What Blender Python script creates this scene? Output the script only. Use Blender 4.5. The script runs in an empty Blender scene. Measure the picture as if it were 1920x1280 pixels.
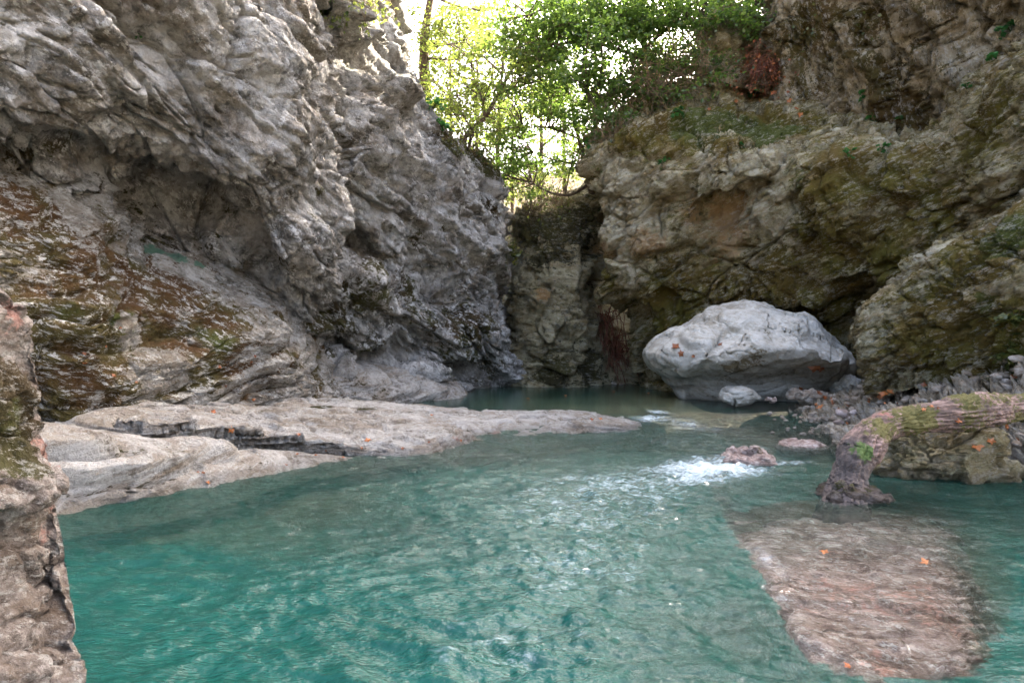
import bpy, math, random
import numpy as np
from mathutils import Vector

# ------------------------------------------------------------------ camera, sky, sun, exposure
C = bpy.context.scene
col = C.collection
CAM_H, F = 1.6, 1280.0
cam_d = bpy.data.cameras.new('camera'); cam_d.lens = 24; cam_d.sensor_width = 36
cam_d.clip_start = 0.05; cam_d.clip_end = 2000
cam = bpy.data.objects.new('camera', cam_d); col.objects.link(cam)
cam.location = (0, 0, CAM_H); cam.rotation_euler = (math.radians(90), 0, 0)
C.camera = cam
SUN = np.array((0.61, 0.55, 0.60)); SUN = SUN / np.linalg.norm(SUN)
elev = math.asin(SUN[2]); azim = math.atan2(SUN[0], SUN[1])
w = bpy.data.worlds.new("World"); C.world = w; w.use_nodes = True
bg = w.node_tree.nodes['Background']
sk = w.node_tree.nodes.new('ShaderNodeTexSky'); sk.sky_type = 'NISHITA'; sk.sun_disc = False
sk.sun_elevation = elev; sk.sun_rotation = azim
sk.air_density = 0.6; sk.dust_density = 10.0; sk.ozone_density = 0.0
w.node_tree.links.new(sk.outputs[0], bg.inputs[0]); bg.inputs[1].default_value = 0.15
sun_d = bpy.data.lights.new('sun', 'SUN'); sun_d.energy = 2.6; sun_d.angle = math.radians(0.5)
sun_d.color = (1.0, 0.93, 0.8)
sun = bpy.data.objects.new('sun', sun_d); col.objects.link(sun)
sun.rotation_euler = Vector(-SUN).to_track_quat('-Z', 'Y').to_euler()
C.view_settings.view_transform = 'Standard'; C.view_settings.look = 'None'
C.view_settings.gamma = 1.0; C.view_settings.exposure = 3.95
C.cycles.use_denoising = True; C.cycles.sample_clamp_indirect = 0.5
C.cycles.max_bounces = 6; C.cycles.diffuse_bounces = 4; C.cycles.transparent_max_bounces = 12

rng = np.random.default_rng(7)
random.seed(7)

# ------------------------------------------------------------------ numpy helpers
def at(px, py, Y):
    return np.array(((px - 960) / F * Y, Y, CAM_H - (py - 640) / F * Y))
def onwater(px, py, z=0.0):
    Y = (CAM_H - z) * F / (py - 640)
    return np.array(((px - 960) / F * Y, Y, z))
def unit(v): v = np.asarray(v, float); return v / np.linalg.norm(v)
def ss(a, b, x):
    t = np.clip((x - a) / (b - a), 0, 1); return t * t * (3 - 2 * t)
PERM = np.random.default_rng(3).permutation(512).astype(np.int32)
PERM = np.concatenate([PERM, PERM, PERM])
GR = np.random.default_rng(4).normal(size=(512, 3)); GR = (GR / np.linalg.norm(GR, axis=1)[:, None]).astype(np.float32)
RND = np.random.default_rng(5).random((512, 4)).astype(np.float32)
def hsh(i, j, k):
    return PERM[PERM[PERM[i & 511] + (j & 511)] + (k & 511)]
def perlin(p):
    p = np.asarray(p, np.float32); i = np.floor(p).astype(np.int32); f = p - i
    u = f * f * f * (f * (f * 6 - 15) + 10)
    out = 0
    for a in (0, 1):
        for b in (0, 1):
            for c in (0, 1):
                g = GR[hsh(i[:, 0] + a, i[:, 1] + b, i[:, 2] + c)]
                d = g[:, 0] * (f[:, 0] - a) + g[:, 1] * (f[:, 1] - b) + g[:, 2] * (f[:, 2] - c)
                wt = (u[:, 0] if a else 1 - u[:, 0]) * (u[:, 1] if b else 1 - u[:, 1]) * (u[:, 2] if c else 1 - u[:, 2])
                out = out + wt * d
    return out * 1.5
def fbm(p, octs=4, gain=0.5, ridged=False):
    o, a = 0, 1.0
    for k in range(octs):
        n = perlin(p * (2.03 ** k) + 17.3 * k)
        if ridged: n = 1 - 2 * np.abs(n)
        o = o + a * n; a *= gain
    return o
def worley(p):
    """F1, F2 and a random number of the nearest cell"""
    p = np.asarray(p, np.float32) ; b = np.floor(p - 0.5).astype(np.int32)
    f1 = np.full(len(p), 9, np.float32); f2 = f1.copy(); r = np.zeros((len(p), 4), np.float32); rel = np.zeros((len(p), 3), np.float32)
    for a in (0, 1):
        for c in (0, 1):
            for d in (0, 1):
                i, j, k = b[:, 0] + a, b[:, 1] + c, b[:, 2] + d
                q = RND[hsh(i, j, k)]
                dx = i + 0.5 + (q[:, 0] - .5) * .8 - p[:, 0]; dy = j + 0.5 + (q[:, 1] - .5) * .8 - p[:, 1]; dz = k + 0.5 + (q[:, 2] - .5) * .8 - p[:, 2]
                d2 = np.sqrt(dx * dx + dy * dy + dz * dz)
                m = d2 < f1
                f2 = np.where(m, f1, np.minimum(f2, d2))
                r[m] = q[m]; rel[m, 0] = -dx[m]; rel[m, 1] = -dy[m]; rel[m, 2] = -dz[m]
                f1 = np.where(m, d2, f1)
    return f1, f2, r, rel
def catmull(P, t):
    """P (n,...) control values at integer parameters, t in [0,n-1]"""
    n = len(P); i = np.clip(np.floor(t).astype(int), 0, n - 2); f = t - i
    p0 = P[np.maximum(i - 1, 0)]; p1 = P[i]; p2 = P[i + 1]; p3 = P[np.minimum(i + 2, n - 1)]
    f = f.reshape((-1,) + (1,) * (P.ndim - 1))
    return 0.5 * (2 * p1 + (p2 - p0) * f + (2 * p0 - 5 * p1 + 4 * p2 - p3) * f ** 2 + (3 * p1 - p0 - 3 * p2 + p3) * f ** 3)
def resample(P, n):
    P = np.asarray(P, float)
    D = catmull(P, np.linspace(0, len(P) - 1, 40 * len(P)))
    s = np.concatenate([[0], np.cumsum(np.linalg.norm(np.diff(D, axis=0), axis=1))])
    q = np.linspace(0, s[-1], n)
    return np.stack([np.interp(q, s, D[:, k]) for k in range(D.shape[1])], 1)
def loft(cols, nu, nv):
    """cols: lists of (px,py,Y) from bottom to top; returns a (nu,nv,3) grid"""
    R = np.stack([resample([at(*p) for p in c], nv) for c in cols])
    d = np.linalg.norm(np.diff(R, axis=0), axis=2).mean(1); s = np.concatenate([[0], np.cumsum(np.maximum(d, 0.2))])
    t = np.interp(np.linspace(0, s[-1], nu), s, np.arange(len(cols)))
    return catmull(R, t)
def grid_normals(G):
    du = np.gradient(G, axis=0); dv = np.gradient(G, axis=1)
    n = np.cross(du, dv); return n / (np.linalg.norm(n, axis=2)[..., None] + 1e-9)
def grid_faces(nu, nv, wrap=False):
    i = np.arange(nu if wrap else nu - 1); j = np.arange(nv - 1)
    I, J = np.meshgrid(i, j, indexing='ij'); I2 = (I + 1) % nu
    return np.stack([I * nv + J, I2 * nv + J, I2 * nv + J + 1, I * nv + J + 1], -1).reshape(-1, 4)
def mesh(name, V, Fc, mat, parent=None, attrs=None, smooth=True):
    V = np.asarray(V, np.float32).reshape(-1, 3); Fc = np.asarray(Fc, np.int32)
    me = bpy.data.meshes.new(name); k = Fc.shape[1]
    me.vertices.add(len(V)); me.vertices.foreach_set('co', V.ravel())
    me.loops.add(Fc.size); me.loops.foreach_set('vertex_index', Fc.ravel())
    me.polygons.add(len(Fc)); me.polygons.foreach_set('loop_start', np.arange(0, Fc.size, k, dtype=np.int32))
    me.polygons.foreach_set('use_smooth', np.full(len(Fc), smooth))
    for a, v in (attrs or {}).items():
        at_ = me.attributes.new(a, 'FLOAT', 'POINT'); at_.data.foreach_set('value', np.asarray(v, np.float32).ravel())
    me.update(calc_edges=True); me.validate()
    me.materials.append(mat)
    o = bpy.data.objects.new(name, me); col.objects.link(o)
    if parent: o.parent = parent
    return o
def tag(o, label=None, cat=None, group=None, kind=None):
    if label: o['label'] = label
    if cat: o['category'] = cat
    if group: o['group'] = group
    if kind: o['kind'] = kind
    return o
def empty(name, loc):
    o = bpy.data.objects.new(name, None); o.location = loc; o.empty_display_size = 0.1; col.objects.link(o); return o

# ------------------------------------------------------------------ materials
class NT:
    def __init__(s, name):
        s.m = bpy.data.materials.new(name); s.m.use_nodes = True; s.t = s.m.node_tree; s.t.nodes.clear()
        s.pos = s.n('ShaderNodeNewGeometry').outputs['Position']
    def n(s, ty, **kw):
        x = s.t.nodes.new(ty)
        for k, v in kw.items(): setattr(x, k, v)
        return x
    def put(s, sock, v):
        if isinstance(v, bpy.types.NodeSocket): s.t.links.new(v, sock)
        elif isinstance(v, tuple) and len(v) == 3 and sock.type == 'RGBA': sock.default_value = v + (1,)
        else: sock.default_value = v
    def math(s, op, a, b=0.0, clamp=False):
        x = s.n('ShaderNodeMath', operation=op, use_clamp=clamp); s.put(x.inputs[0], a); s.put(x.inputs[1], b); return x.outputs[0]
    def noise(s, scale, detail=6, rough=0.6, vec=None, dist=0.0):
        x = s.n('ShaderNodeTexNoise'); x.inputs['Scale'].default_value = scale; x.inputs['Detail'].default_value = detail
        x.inputs['Roughness'].default_value = rough; x.inputs['Distortion'].default_value = dist
        s.put(x.inputs['Vector'], vec or s.pos); return x.outputs[0]
    def vor(s, scale, feature='F1', vec=None, out='Distance'):
        x = s.n('ShaderNodeTexVoronoi', feature=feature); x.inputs['Scale'].default_value = scale
        s.put(x.inputs['Vector'], vec or s.pos); return x.outputs[out]
    def ramp(s, v, stops):
        x = s.n('ShaderNodeValToRGB'); e = x.color_ramp.elements
        while len(e) < len(stops): e.new(0.5)
        for el, (p, c) in zip(e, stops): el.position = p; el.color = tuple(c) + (1,)
        s.put(x.inputs[0], v); return x.outputs[0]
    def step(s, v, a, b):
        x = s.n('ShaderNodeMapRange', interpolation_type='SMOOTHSTEP'); s.put(x.inputs[0], v)
        x.inputs[1].default_value = a; x.inputs[2].default_value = b; return x.outputs[0]
    def mix(s, f, a, b, blend='MIX'):
        x = s.n('ShaderNodeMix', data_type='RGBA', blend_type=blend); s.put(x.inputs[0], f); s.put(x.inputs[6], a); s.put(x.inputs[7], b); return x.outputs[2]
    def attr(s, name):
        return s.n('ShaderNodeAttribute', attribute_name=name).outputs['Fac']
    def scaled(s, sc, rot=(0, 0, 0)):
        x = s.n('ShaderNodeMapping'); x.inputs['Scale'].default_value = sc; x.inputs['Rotation'].default_value = rot
        s.put(x.inputs['Vector'], s.pos); return x.outputs[0]
    def bump(s, h, strength, dist, nrm=None):
        x = s.n('ShaderNodeBump'); x.inputs['Strength'].default_value = strength; x.inputs['Distance'].default_value = dist
        s.put(x.inputs['Height'], h)
        if nrm: s.put(x.inputs['Normal'], nrm)
        return x.outputs[0]
    def out(s, sh):
        o = s.n('ShaderNodeOutputMaterial'); s.t.links.new(sh, o.inputs[0]); return s.m
    def principled(s, colr, rough=0.9, nrm=None, spec=0.3):
        x = s.n('ShaderNodeBsdfPrincipled'); s.put(x.inputs['Base Color'], colr); s.put(x.inputs['Roughness'], rough)
        x.inputs['Specular IOR Level'].default_value = spec
        if nrm: s.put(x.inputs['Normal'], nrm)
        return x.outputs[0]

def rock_mat(name, dark, mid, light, moss_a=(.075, .05, .018), moss_b=(.085, .085, .022), lichen=(.60, .585, .53), lich=0.5,
             ochre=(.42, .24, .09), scale=1.0, bump=1.0, moss_scale=1.0, bed=(-.3, -.1, -.9), stain=.6, streak=3.0, wetness=.9):
    t = NT(name)
    b = unit(bed); u = unit(np.cross(b, (0.3, 1, .1))); v = np.cross(b, u)
    comb = t.n('ShaderNodeCombineXYZ')
    for k, ax in enumerate((u, v, b)):
        dn = t.n('ShaderNodeVectorMath', operation='DOT_PRODUCT'); t.put(dn.inputs[0], t.pos); dn.inputs[1].default_value = tuple(ax)
        t.put(comb.inputs[k], t.math('MULTIPLY', dn.outputs['Value'], streak if k == 2 else 1.0))
    bc = comb.outputs[0]
    n1 = t.noise(0.8 * scale, 8, .65); n2 = t.noise(5.5 * scale, 10, .76); n3 = t.noise(22 * scale, 6, .7)
    st = t.noise(1.6 * scale, 10, .74, bc)
    v_ = t.math('ADD', t.math('MULTIPLY', n1, .25), t.math('ADD', t.math('MULTIPLY', n2, .45), t.math('MULTIPLY', st, .30)))
    v_ = t.math('ADD', v_, t.math('MULTIPLY', t.attr('bare'), .075))
    c = t.ramp(v_, [(.435, dark), (.50, mid), (.565, light)])
    # brown weathering crust
    bn = t.math('ADD', t.math('MULTIPLY', t.noise(1.1 * scale, 9, .74, bc), .6), t.math('MULTIPLY', n2, .4))
    c = t.mix(t.math('MULTIPLY', t.step(bn, .47, .55), stain), c, tuple(.42 * m * k for m, k in zip(mid, (1.25, .95, .62))))
    oc = t.step(t.math('ADD', t.attr('ochre'), t.math('MULTIPLY', t.math('SUBTRACT', n2, .5), 1.8)), .45, .85)
    c = t.mix(t.math('MULTIPLY', oc, .75), c, t.mix(n2, ochre, tuple(.55 * k for k in ochre)))
    # moss
    nm = t.noise(1.8 * moss_scale, 9, .75, bc); nf = t.noise(11 * moss_scale, 7, .75)
    mf = t.math('ADD', t.attr('moss'), t.math('ADD', t.math('MULTIPLY', t.math('SUBTRACT', nm, .5), 3.2), t.math('MULTIPLY', t.math('SUBTRACT', nf, .5), 2.0)))
    mf = t.step(mf, .35, .65)
    mc = t.mix(t.step(t.noise(1.1 * moss_scale, 5, .6), .4, .6), moss_a, moss_b)
    mc = t.mix(t.math('MULTIPLY', n3, .8), mc, tuple(.4 * k for k in moss_a))
    gc = t.step(t.math('ADD', t.attr('green'), t.math('MULTIPLY', t.math('SUBTRACT', n2, .5), 1.2)), .3, .8)
    mc = t.mix(gc, mc, t.mix(n3, (.11, .125, .018), (.045, .06, .012)))
    c = t.mix(mf, c, mc)
    # pale lichen flecks, elongated along the bedding
    lf = t.math('MULTIPLY', t.step(t.noise(4.8 * scale, 10, .82, bc), .525, .57), t.step(t.noise(.9 * scale, 5, .6), .36, .52))
    c = t.mix(t.math('MULTIPLY', lf, lich), c, lichen)
    c = t.mix(t.math('MULTIPLY', t.step(t.math('ADD', t.attr('red'), t.math('MULTIPLY', t.math('SUBTRACT', n2, .5), 2.4)), .5, .8), .7), c, t.mix(n3, (.36, .12, .08), (.45, .27, .22)))
    c = t.mix(t.step(t.math('ADD', t.attr('teal'), t.math('MULTIPLY', t.math('SUBTRACT', n2, .5), 1.8)), .5, .75), c, t.mix(n3, (.10, .20, .13), (.2, .34, .25)))
    sz = t.n('ShaderNodeSeparateXYZ'); t.put(sz.inputs[0], t.pos)
    wet = t.math('SUBTRACT', 1.0, t.step(t.math('ADD', sz.outputs[2], t.math('MULTIPLY', t.math('SUBTRACT', n2, .5), -.25)), .07, .17))
    c = t.mix(t.math('MULTIPLY', wet, wetness), c, t.mix(.55, (.05, .04, .028), c), 'MIX')
    hb = t.math('ADD', t.math('MULTIPLY', n3, .7), t.math('ADD', n2, t.math('MULTIPLY', st, .8)))
    nb = t.bump(hb, 1.0 * bump, .14 / scale)
    return t.out(t.principled(c, .88, nb, .22))

M_left = rock_mat('pitted_limestone', (.12, .112, .096), (.39, .378, .345), (.68, .665, .625), lich=.9, lichen=(.76, .75, .71), bed=(-.55, -.25, -.8), stain=.42, streak=1.6)
M_slab = rock_mat('mossy_limestone', (.13, .115, .09), (.36, .335, .285), (.62, .60, .55), lich=1., moss_a=(.13, .065, .018), moss_b=(.10, .088, .02), bed=(-.52, .15, -.8), stain=.6, streak=5)
M_back = rock_mat('yellowed_limestone', (.14, .12, .06), (.36, .32, .19), (.55, .51, .36), lich=.3, moss_a=(.05, .042, .012), moss_b=(.085, .075, .018), bed=(.1, -.1, 1), stain=.5)
M_right = rock_mat('blocky_limestone', (.11, .088, .035), (.36, .312, .165), (.60, .56, .41), lich=.5, lichen=(.55, .51, .42), moss_a=(.155, .105, .017), moss_b=(.165, .145, .02), bed=(.28, -.12, -.95), stain=.65)
M_steep = rock_mat('slabbed_limestone', (.11, .085, .042), (.36, .30, .185), (.58, .52, .39), lich=.5, moss_a=(.115, .072, .018), moss_b=(.10, .085, .02), bed=(.88, -.2, .36), stain=.45, streak=1.8)
M_pale = rock_mat('pale_limestone', (.17, .145, .115), (.45, .425, .38), (.64, .62, .575), lich=.6, bump=1.0, bed=(-.1, .35, -.95), stain=.55, streak=7)
M_bould = rock_mat('washed_limestone', (.24, .215, .165), (.37, .35, .295), (.48, .46, .405), lich=.3, bump=.35, moss_a=(.17, .13, .07), moss_b=(.13, .105, .055), stain=.15)
M_dark = rock_mat('dark_wet_rock', (.035, .026, .02), (.09, .07, .055), (.17, .14, .12), lich=.1, scale=2.5, wetness=0)
M_fore = rock_mat('near_limestone', (.085, .066, .052), (.24, .20, .17), (.46, .41, .37), lich=.5, scale=2.5, stain=.5, wetness=.5)
M_bank = rock_mat('bank_limestone', (.17, .13, .085), (.42, .36, .26), (.62, .56, .46), lich=.6, bed=(.35, -.4, .85), stain=.5, scale=1.4)
M_bed = rock_mat('river_gravel', (.16, .13, .085), (.28, .24, .17), (.42, .37, .28), lich=.3, scale=2.0, wetness=0)
M_wet = rock_mat('wet_limestone', (.12, .078, .062), (.27, .195, .165), (.45, .37, .325), lich=.5, scale=2.0, stain=.35, bump=.7, wetness=0)

def leaf_mat(name, a, b, trans=.5):
    t = NT(name)
    c = t.mix(t.attr('rnd'), a, b)
    d = t.n('ShaderNodeBsdfDiffuse'); t.put(d.inputs[0], c)
    x = t.n('ShaderNodeBsdfTranslucent'); t.put(x.inputs[0], t.mix(.5, c, tuple(min(1, k * 1.6) for k in b)))
    g = t.n('ShaderNodeBsdfGlossy'); g.inputs['Roughness'].default_value = .45
    m = t.n('ShaderNodeMixShader'); m.inputs[0].default_value = trans
    t.t.links.new(d.outputs[0], m.inputs[1]); t.t.links.new(x.outputs[0], m.inputs[2])
    m2 = t.n('ShaderNodeMixShader'); m2.inputs[0].default_value = .04
    t.t.links.new(m.outputs[0], m2.inputs[1]); t.t.links.new(g.outputs[0], m2.inputs[2])
    return t.out(m2.outputs[0])
M_leaf = leaf_mat('green_leaf', (.02, .075, .012), (.12, .19, .028), .58)
M_leafy = leaf_mat('yellow_green_leaf', (.045, .095, .012), (.14, .17, .03), .6)
M_tuft = leaf_mat('fern_leaf', (.02, .085, .02), (.05, .17, .035), .35)
M_bushl = leaf_mat('dull_leaf', (.035, .06, .012), (.10, .10, .02), .4)
M_orange = leaf_mat('autumn_leaf', (.26, .07, .018), (.36, .13, .035), .2)
M_brownl = leaf_mat('brown_leaf', (.16, .04, .015), (.25, .09, .03), .2)
def simple(name, a, b, scale, rough=.9, bump=.5, dist=.02):
    t = NT(name); n = t.noise(scale, 7, .65)
    return t.out(t.principled(t.ramp(n, [(.35, a), (.65, b)]), rough, t.bump(n, bump, dist)))
M_bark = simple('bark', (.035, .024, .016), (.12, .085, .055), 14)
M_twig = simple('dry_twig', (.10, .065, .035), (.26, .19, .11), 10)
M_root = simple('red_root', (.09, .03, .018), (.2, .08, .045), 8)
M_wire = simple('dark_wire', (.02, .02, .02), (.05, .045, .04), 8)
M_stone = rock_mat('loose_stone', (.24, .19, .14), (.42, .36, .29), (.58, .52, .44), lich=.3, scale=3)
M_pink = rock_mat('pink_stone', (.42, .33, .29), (.56, .46, .42), (.66, .6, .57), lich=.3, scale=3)
M_hill = rock_mat('hill_soil', (.10, .07, .03), (.2, .16, .07), (.3, .25, .12), lich=0, scale=.5)

# ------------------------------------------------------------------ rock surfaces
def facet(c, tilt):
    f1, f2, r, rel = worley(c)
    return (r[:, 3] - .5) + tilt * np.sum(rel * (r[:, :3] * 2 - 1), 1), f2 - f1
def rock_disp(P, bed, thick=.5, length=1.2, big=.35, block=.22, crack=.12, small=.06, knob=.03, fine=.02, knob_s=.16, seed=0, warp=.18, tilt=1.0, ledge=0., lt=.5):
    b = unit(bed); u = unit(np.cross(b, (0.3, 1, .1))); v = np.cross(b, u)
    P = P + seed * 13.7
    wv = fbm(P * .45, 3) * warp
    W1 = np.stack([perlin(P * 1.4 / length + 3), perlin(P * 1.4 / length + 33), perlin(P * 1.4 / length + 63)], 1) * .13 * length
    Pw = P + W1
    s = (Pw @ b + wv) / thick; uu = (Pw @ u + .5 * wv) / length; vv = (Pw @ v) / length
    d = big * fbm(P * .33 + 5, 3)
    m1 = ss(-.35, .3, perlin(P * .6 + 51)); m2 = ss(-.3, .35, perlin(P * 1.1 + 71)); m3 = ss(-.3, .3, perlin(P * .8 + 131))
    fa, e = facet(np.stack([s, uu, vv], 1), 1.1 * tilt)
    d = d + block * fa - crack * m1 * np.exp(-(e / .045) ** 2)
    if ledge:
        for lk, la in ((1.0, 1.0), (.37, .45)):
            sl = (Pw @ b + wv) / (lt * lk) + .12 * perlin(P * .7 + 5); fl = np.floor(sl); fr = sl - fl
            h0 = RND[fl.astype(int) & 511, 3]; h1 = RND[(fl.astype(int) + 1) & 511, 3]
            d = d + ledge * la * (h0 + (h1 - h0) * ss(.88, 1.0, fr) - .5) * (.35 + .65 * ss(-.3, .2, perlin(P * .45 + 7 + 9 * lk)))
    lay = s * .5 + .25 * perlin(P * .8); fr = np.abs(lay - np.round(lay))
    on = ss(-.05, .35, perlin(P * .5 + 31))
    d = d - 1.2 * crack * np.exp(-(fr / .04) ** 2) * on
    W2 = np.stack([perlin(P * 4 / length + 3), perlin(P * 4 / length + 33), perlin(P * 4 / length + 63)], 1) * .22
    fa, e = facet(np.stack([s * 2.1, uu * 2.4, vv * 2.4], 1) + 7.7 + W2, 1.0 * tilt)
    d = d + small * 1.5 * fa * (.3 + m2) - small * m2 * np.exp(-(e / .06) ** 2)
    fa, e = facet(np.stack([s * 5.2, uu * 6.2, vv * 6.2], 1) + 19.7 + 1.6 * W2, 1.0 * tilt)
    d = d + small * .7 * fa * (.3 + m3)
    if knob:
        fa, e = facet(P / knob_s + 1.1 * W2[:, ::-1] + 5, 1.2)
        d = d + (.2 + m3 * m1) * knob * fa * .6
        d = d + knob * .45 * fbm(P / knob_s * .55, 3, .6, True) * (.4 + m2)
    d = d + fine * fbm(P * 5.5, 4, .65)
    return d
def spots3(V, spots):
    """spots (px,py,rpx,strength): find the surface point there and spread round it in the world"""
    out = np.zeros(len(V)); Yc = np.maximum(V[:, 1], .3)
    if not len(spots): return out
    pn = fbm(V * 1.3, 2)
    px = 960 + V[:, 0] / Yc * F; py = 640 + (CAM_H - V[:, 2]) / Yc * F
    for (x, y, r, s) in spots:
        m = np.argmin(np.hypot(px - x, py - y) + V[:, 1] * .6); c = V[m]; R = r / F * c[1]
        q = np.linalg.norm(V - c, axis=1) / R
        out = np.maximum(out, s * (1 - ss(.15, 1.5, q + .35 * pn)))
    return out
def rock_attrs(V, N, moss=(), base=0., up=.5, ochre=(), red=(), teal=(), green=(), bare=()):
    br = spots3(V, bare); m = spots3(V, moss) + base + up * ss(.25, .8, N[:, 2]) - .9 * br
    return dict(moss=m, bare=br, ochre=spots3(V, ochre), red=spots3(V, red), teal=spots3(V, teal), green=spots3(V, green))
FLIP = {}
def near3(V, px, py, pv):
    m = np.argmin(np.hypot(pv[0] - px, pv[1] - py) + V[:, 1] * .6); return V[m]
def macro(P, bumps, lines):
    d = np.zeros(len(P)); Yc = np.maximum(P[:, 1], .3)
    pv = (960 + P[:, 0] / Yc * F, 640 + (CAM_H - P[:, 2]) / Yc * F)
    brk = ss(-.25, .2, perlin(P * 1.3 + 77)); wob = .3 * fbm(P * 1.1 + 11, 3); wob2 = np.stack([perlin(P * 1.9 + k) for k in (0, 20, 40)], 1) * .22 + np.stack([perlin(P * 5 + k) for k in (0, 20, 40)], 1) * .10
    for (x, y, r, a) in bumps:
        c = near3(P, x, y, pv); R = r / F * c[1]
        q_ = np.linalg.norm((P - c) * np.array((1, .6, 1)), axis=1) / R + wob
        d += a * (1 - ss(.55, 1.15, q_))
    Pq = P + wob2
    for (pl, wd, dp) in lines:
        pts = [near3(P, x, y, pv) for x, y in pl]; best = np.full(len(P), 9.)
        for a_, b_ in zip(pts[:-1], pts[1:]):
            ab = b_ - a_; t_ = np.clip((Pq - a_) @ ab / (ab @ ab + 1e-9), 0, 1)
            best = np.minimum(best, np.linalg.norm(Pq - a_ - t_[:, None] * ab, axis=1))
        d -= dp * np.exp(-(best / (wd * .6)) ** 2) * (.15 + .85 * brk)
    return d
def terrace(P, bed, t, k, sharp=.6, seed=0, groove=0.):
    b = unit(bed); s_ = (P @ b) / t + .45 * fbm(P * .5 + seed, 3) + .12 * perlin(P * 2.2)
    s_ = s_ + .3 * np.sin(s_ * 1.9 + seed)
    fl = np.floor(s_); fr = s_ - fl
    g = np.exp(-((fr - sharp + .03) / .10) ** 2) * ss(-.25, .15, perlin(P * .7 + seed * 5))
    return P + b * ((ss(sharp, 1.0, fr) - fr) * t * k)[:, None], g * groove
def cliff(name, cols, nu, nv, mat, disp, flip=1, fade=None, pre=None, terr=None, bumps=(), lines=(), **attrs):
    G = loft(cols, nu, nv)
    gr = 0
    for tr_ in terr or ():
        G, g_ = terrace(G.reshape(-1, 3), *tr_); G = G.reshape((nu, nv, 3)); gr = gr + g_
    N = grid_normals(loft(cols, nu, nv)) * flip
    P = G.reshape(-1, 3); n = N.reshape(-1, 3)
    if pre is not None: P = P + n * pre(P)[:, None]
    d = rock_disp(P, **disp) - gr
    if len(bumps) or len(lines): d = d + macro(P, bumps, lines)
    if fade is not None: d = d * fade(P)
    V = P + n * d[:, None]
    n2 = grid_normals(V.reshape(nu, nv, 3)).reshape(-1, 3) * flip
    ns = n2
    Fc = grid_faces(nu, nv)
    if flip < 0: Fc = Fc[:, ::-1]
    at_ = rock_attrs(V, ns, **attrs)
    if terr: at_['moss'] = at_['moss'] + np.minimum(gr * 12, .55)
    return mesh(name, V, Fc, mat, attrs=at_)

Q = 1.0   # mesh density
def q(n): return int(n * Q)

# big overhanging mass on the left
A = [[(-900, 700, 5.2), (-800, 380, 5.0), (-800, 200, 4.8), (-800, -100, 4.7), (-800, -500, 4.8), (-800, -1200, 5.4)],
     [(-350, 520, 8), (-350, 320, 7.4), (-350, 240, 6.6), (-350, 100, 6.3), (-350, -300, 6.3), (-350, -1000, 7)],
     [(0, 480, 10.2), (0, 350, 9.8), (0, 255, 9.3), (0, 228, 8.3), (0, 100, 7.8), (0, -200, 7.6), (0, -900, 8.2)],
     [(120, 500, 11), (120, 400, 10.6), (125, 285, 10.0), (130, 250, 9.0), (130, 100, 8.5), (120, -200, 8.2), (100, -900, 9)],
     [(260, 560, 12.4), (250, 460, 12.2), (245, 345, 11.9), (255, 292, 10.3), (260, 200, 9.6), (260, 0, 9.2), (240, -300, 9.2), (200, -900, 10)],
     [(400, 600, 13.4), (395, 480, 13.0), (390, 380, 12.6), (400, 335, 11.1), (410, 250, 10.6), (400, 100, 10.2), (390, -100, 10.2), (350, -900, 11)],
     [(540, 660, 14.8), (520, 540, 14.2), (510, 490, 12.9), (510, 410, 12.0), (520, 250, 11.4), (510, 100, 11.2), (500, -100, 11.2), (470, -900, 12)],
     [(600, 680, 15.8), (600, 570, 14.9), (600, 500, 13.4), (600, 400, 12.9), (598, 250, 12.6), (590, 100, 12.4), (600, -100, 12.4), (580, -900, 13)],
     [(610, 680, 17.0), (615, 560, 16.2), (625, 480, 14.5), (632, 380, 14.0), (625, 250, 13.8), (615, 100, 13.6), (625, 0, 13.6), (640, -200, 13.6), (640, -900, 14)],
     [(560, 680, 18.5), (570, 560, 18), (570, 480, 17), (575, 380, 16.5), (570, 250, 16.5), (560, 100, 16.5), (570, 0, 16.5), (570, -200, 16.5), (570, -900, 17)]]
o = cliff('cliff', A, q(620), q(560), M_left, dict(bed=(-.55, -.25, -.8), thick=.75, length=1.9, big=.35, block=.26, crack=.20, small=.10, knob=.045, fine=.03, knob_s=.13, warp=.12, tilt=.55, ledge=.34, lt=.6, seed=1),
      moss=[(60, 290, 70, .7), (250, 400, 70, .5), (300, 480, 80, .75), (400, 490, 60, .7), (540, 500, 60, .6), (420, 380, 50, .4), (430, 215, 25, .5), (600, 355, 20, .7), (130, 195, 40, .3), (165, 360, 40, .8)],
      base=-.12, up=.25,
      bumps=[(330, 375, 90, -.35), (240, 350, 50, -.3), (425, 455, 48, .7), (330, 470, 60, .2), (60, 300, 70, .35), (150, 330, 55, .35), (520, 300, 80, .3), (450, 180, 70, -.25), (180, 130, 90, .3), (560, 440, 50, .35), (330, 90, 60, -.3), (560, 90, 60, .3)],
      lines=[([(0, 240), (100, 258), (190, 318), (205, 380)], .10, .5), ([(205, 300), (290, 312), (390, 335), (450, 385)], .09, .4), ([(390, 430), (460, 470), (560, 560)], .09, .5), ([(290, 345), (385, 360)], .05, .25), ([(300, 390), (380, 420)], .06, .3), ([(340, 30), (430, 90), (520, 160), (540, 240)], .08, .35), ([(0, 110), (120, 150), (260, 220)], .06, .22), ([(420, 200), (480, 260), (560, 330)], .06, .22), ([(560, 150), (530, 220), (560, 300)], .07, .3), ([(220, 480), (340, 500), (440, 510)], .07, .3)], red=[(360, 250, 18, .6), (300, 175, 14, .6)])
tag(o, 'massive grey pitted limestone cliff overhanging the river on the left', 'cliff', kind='structure')

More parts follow.
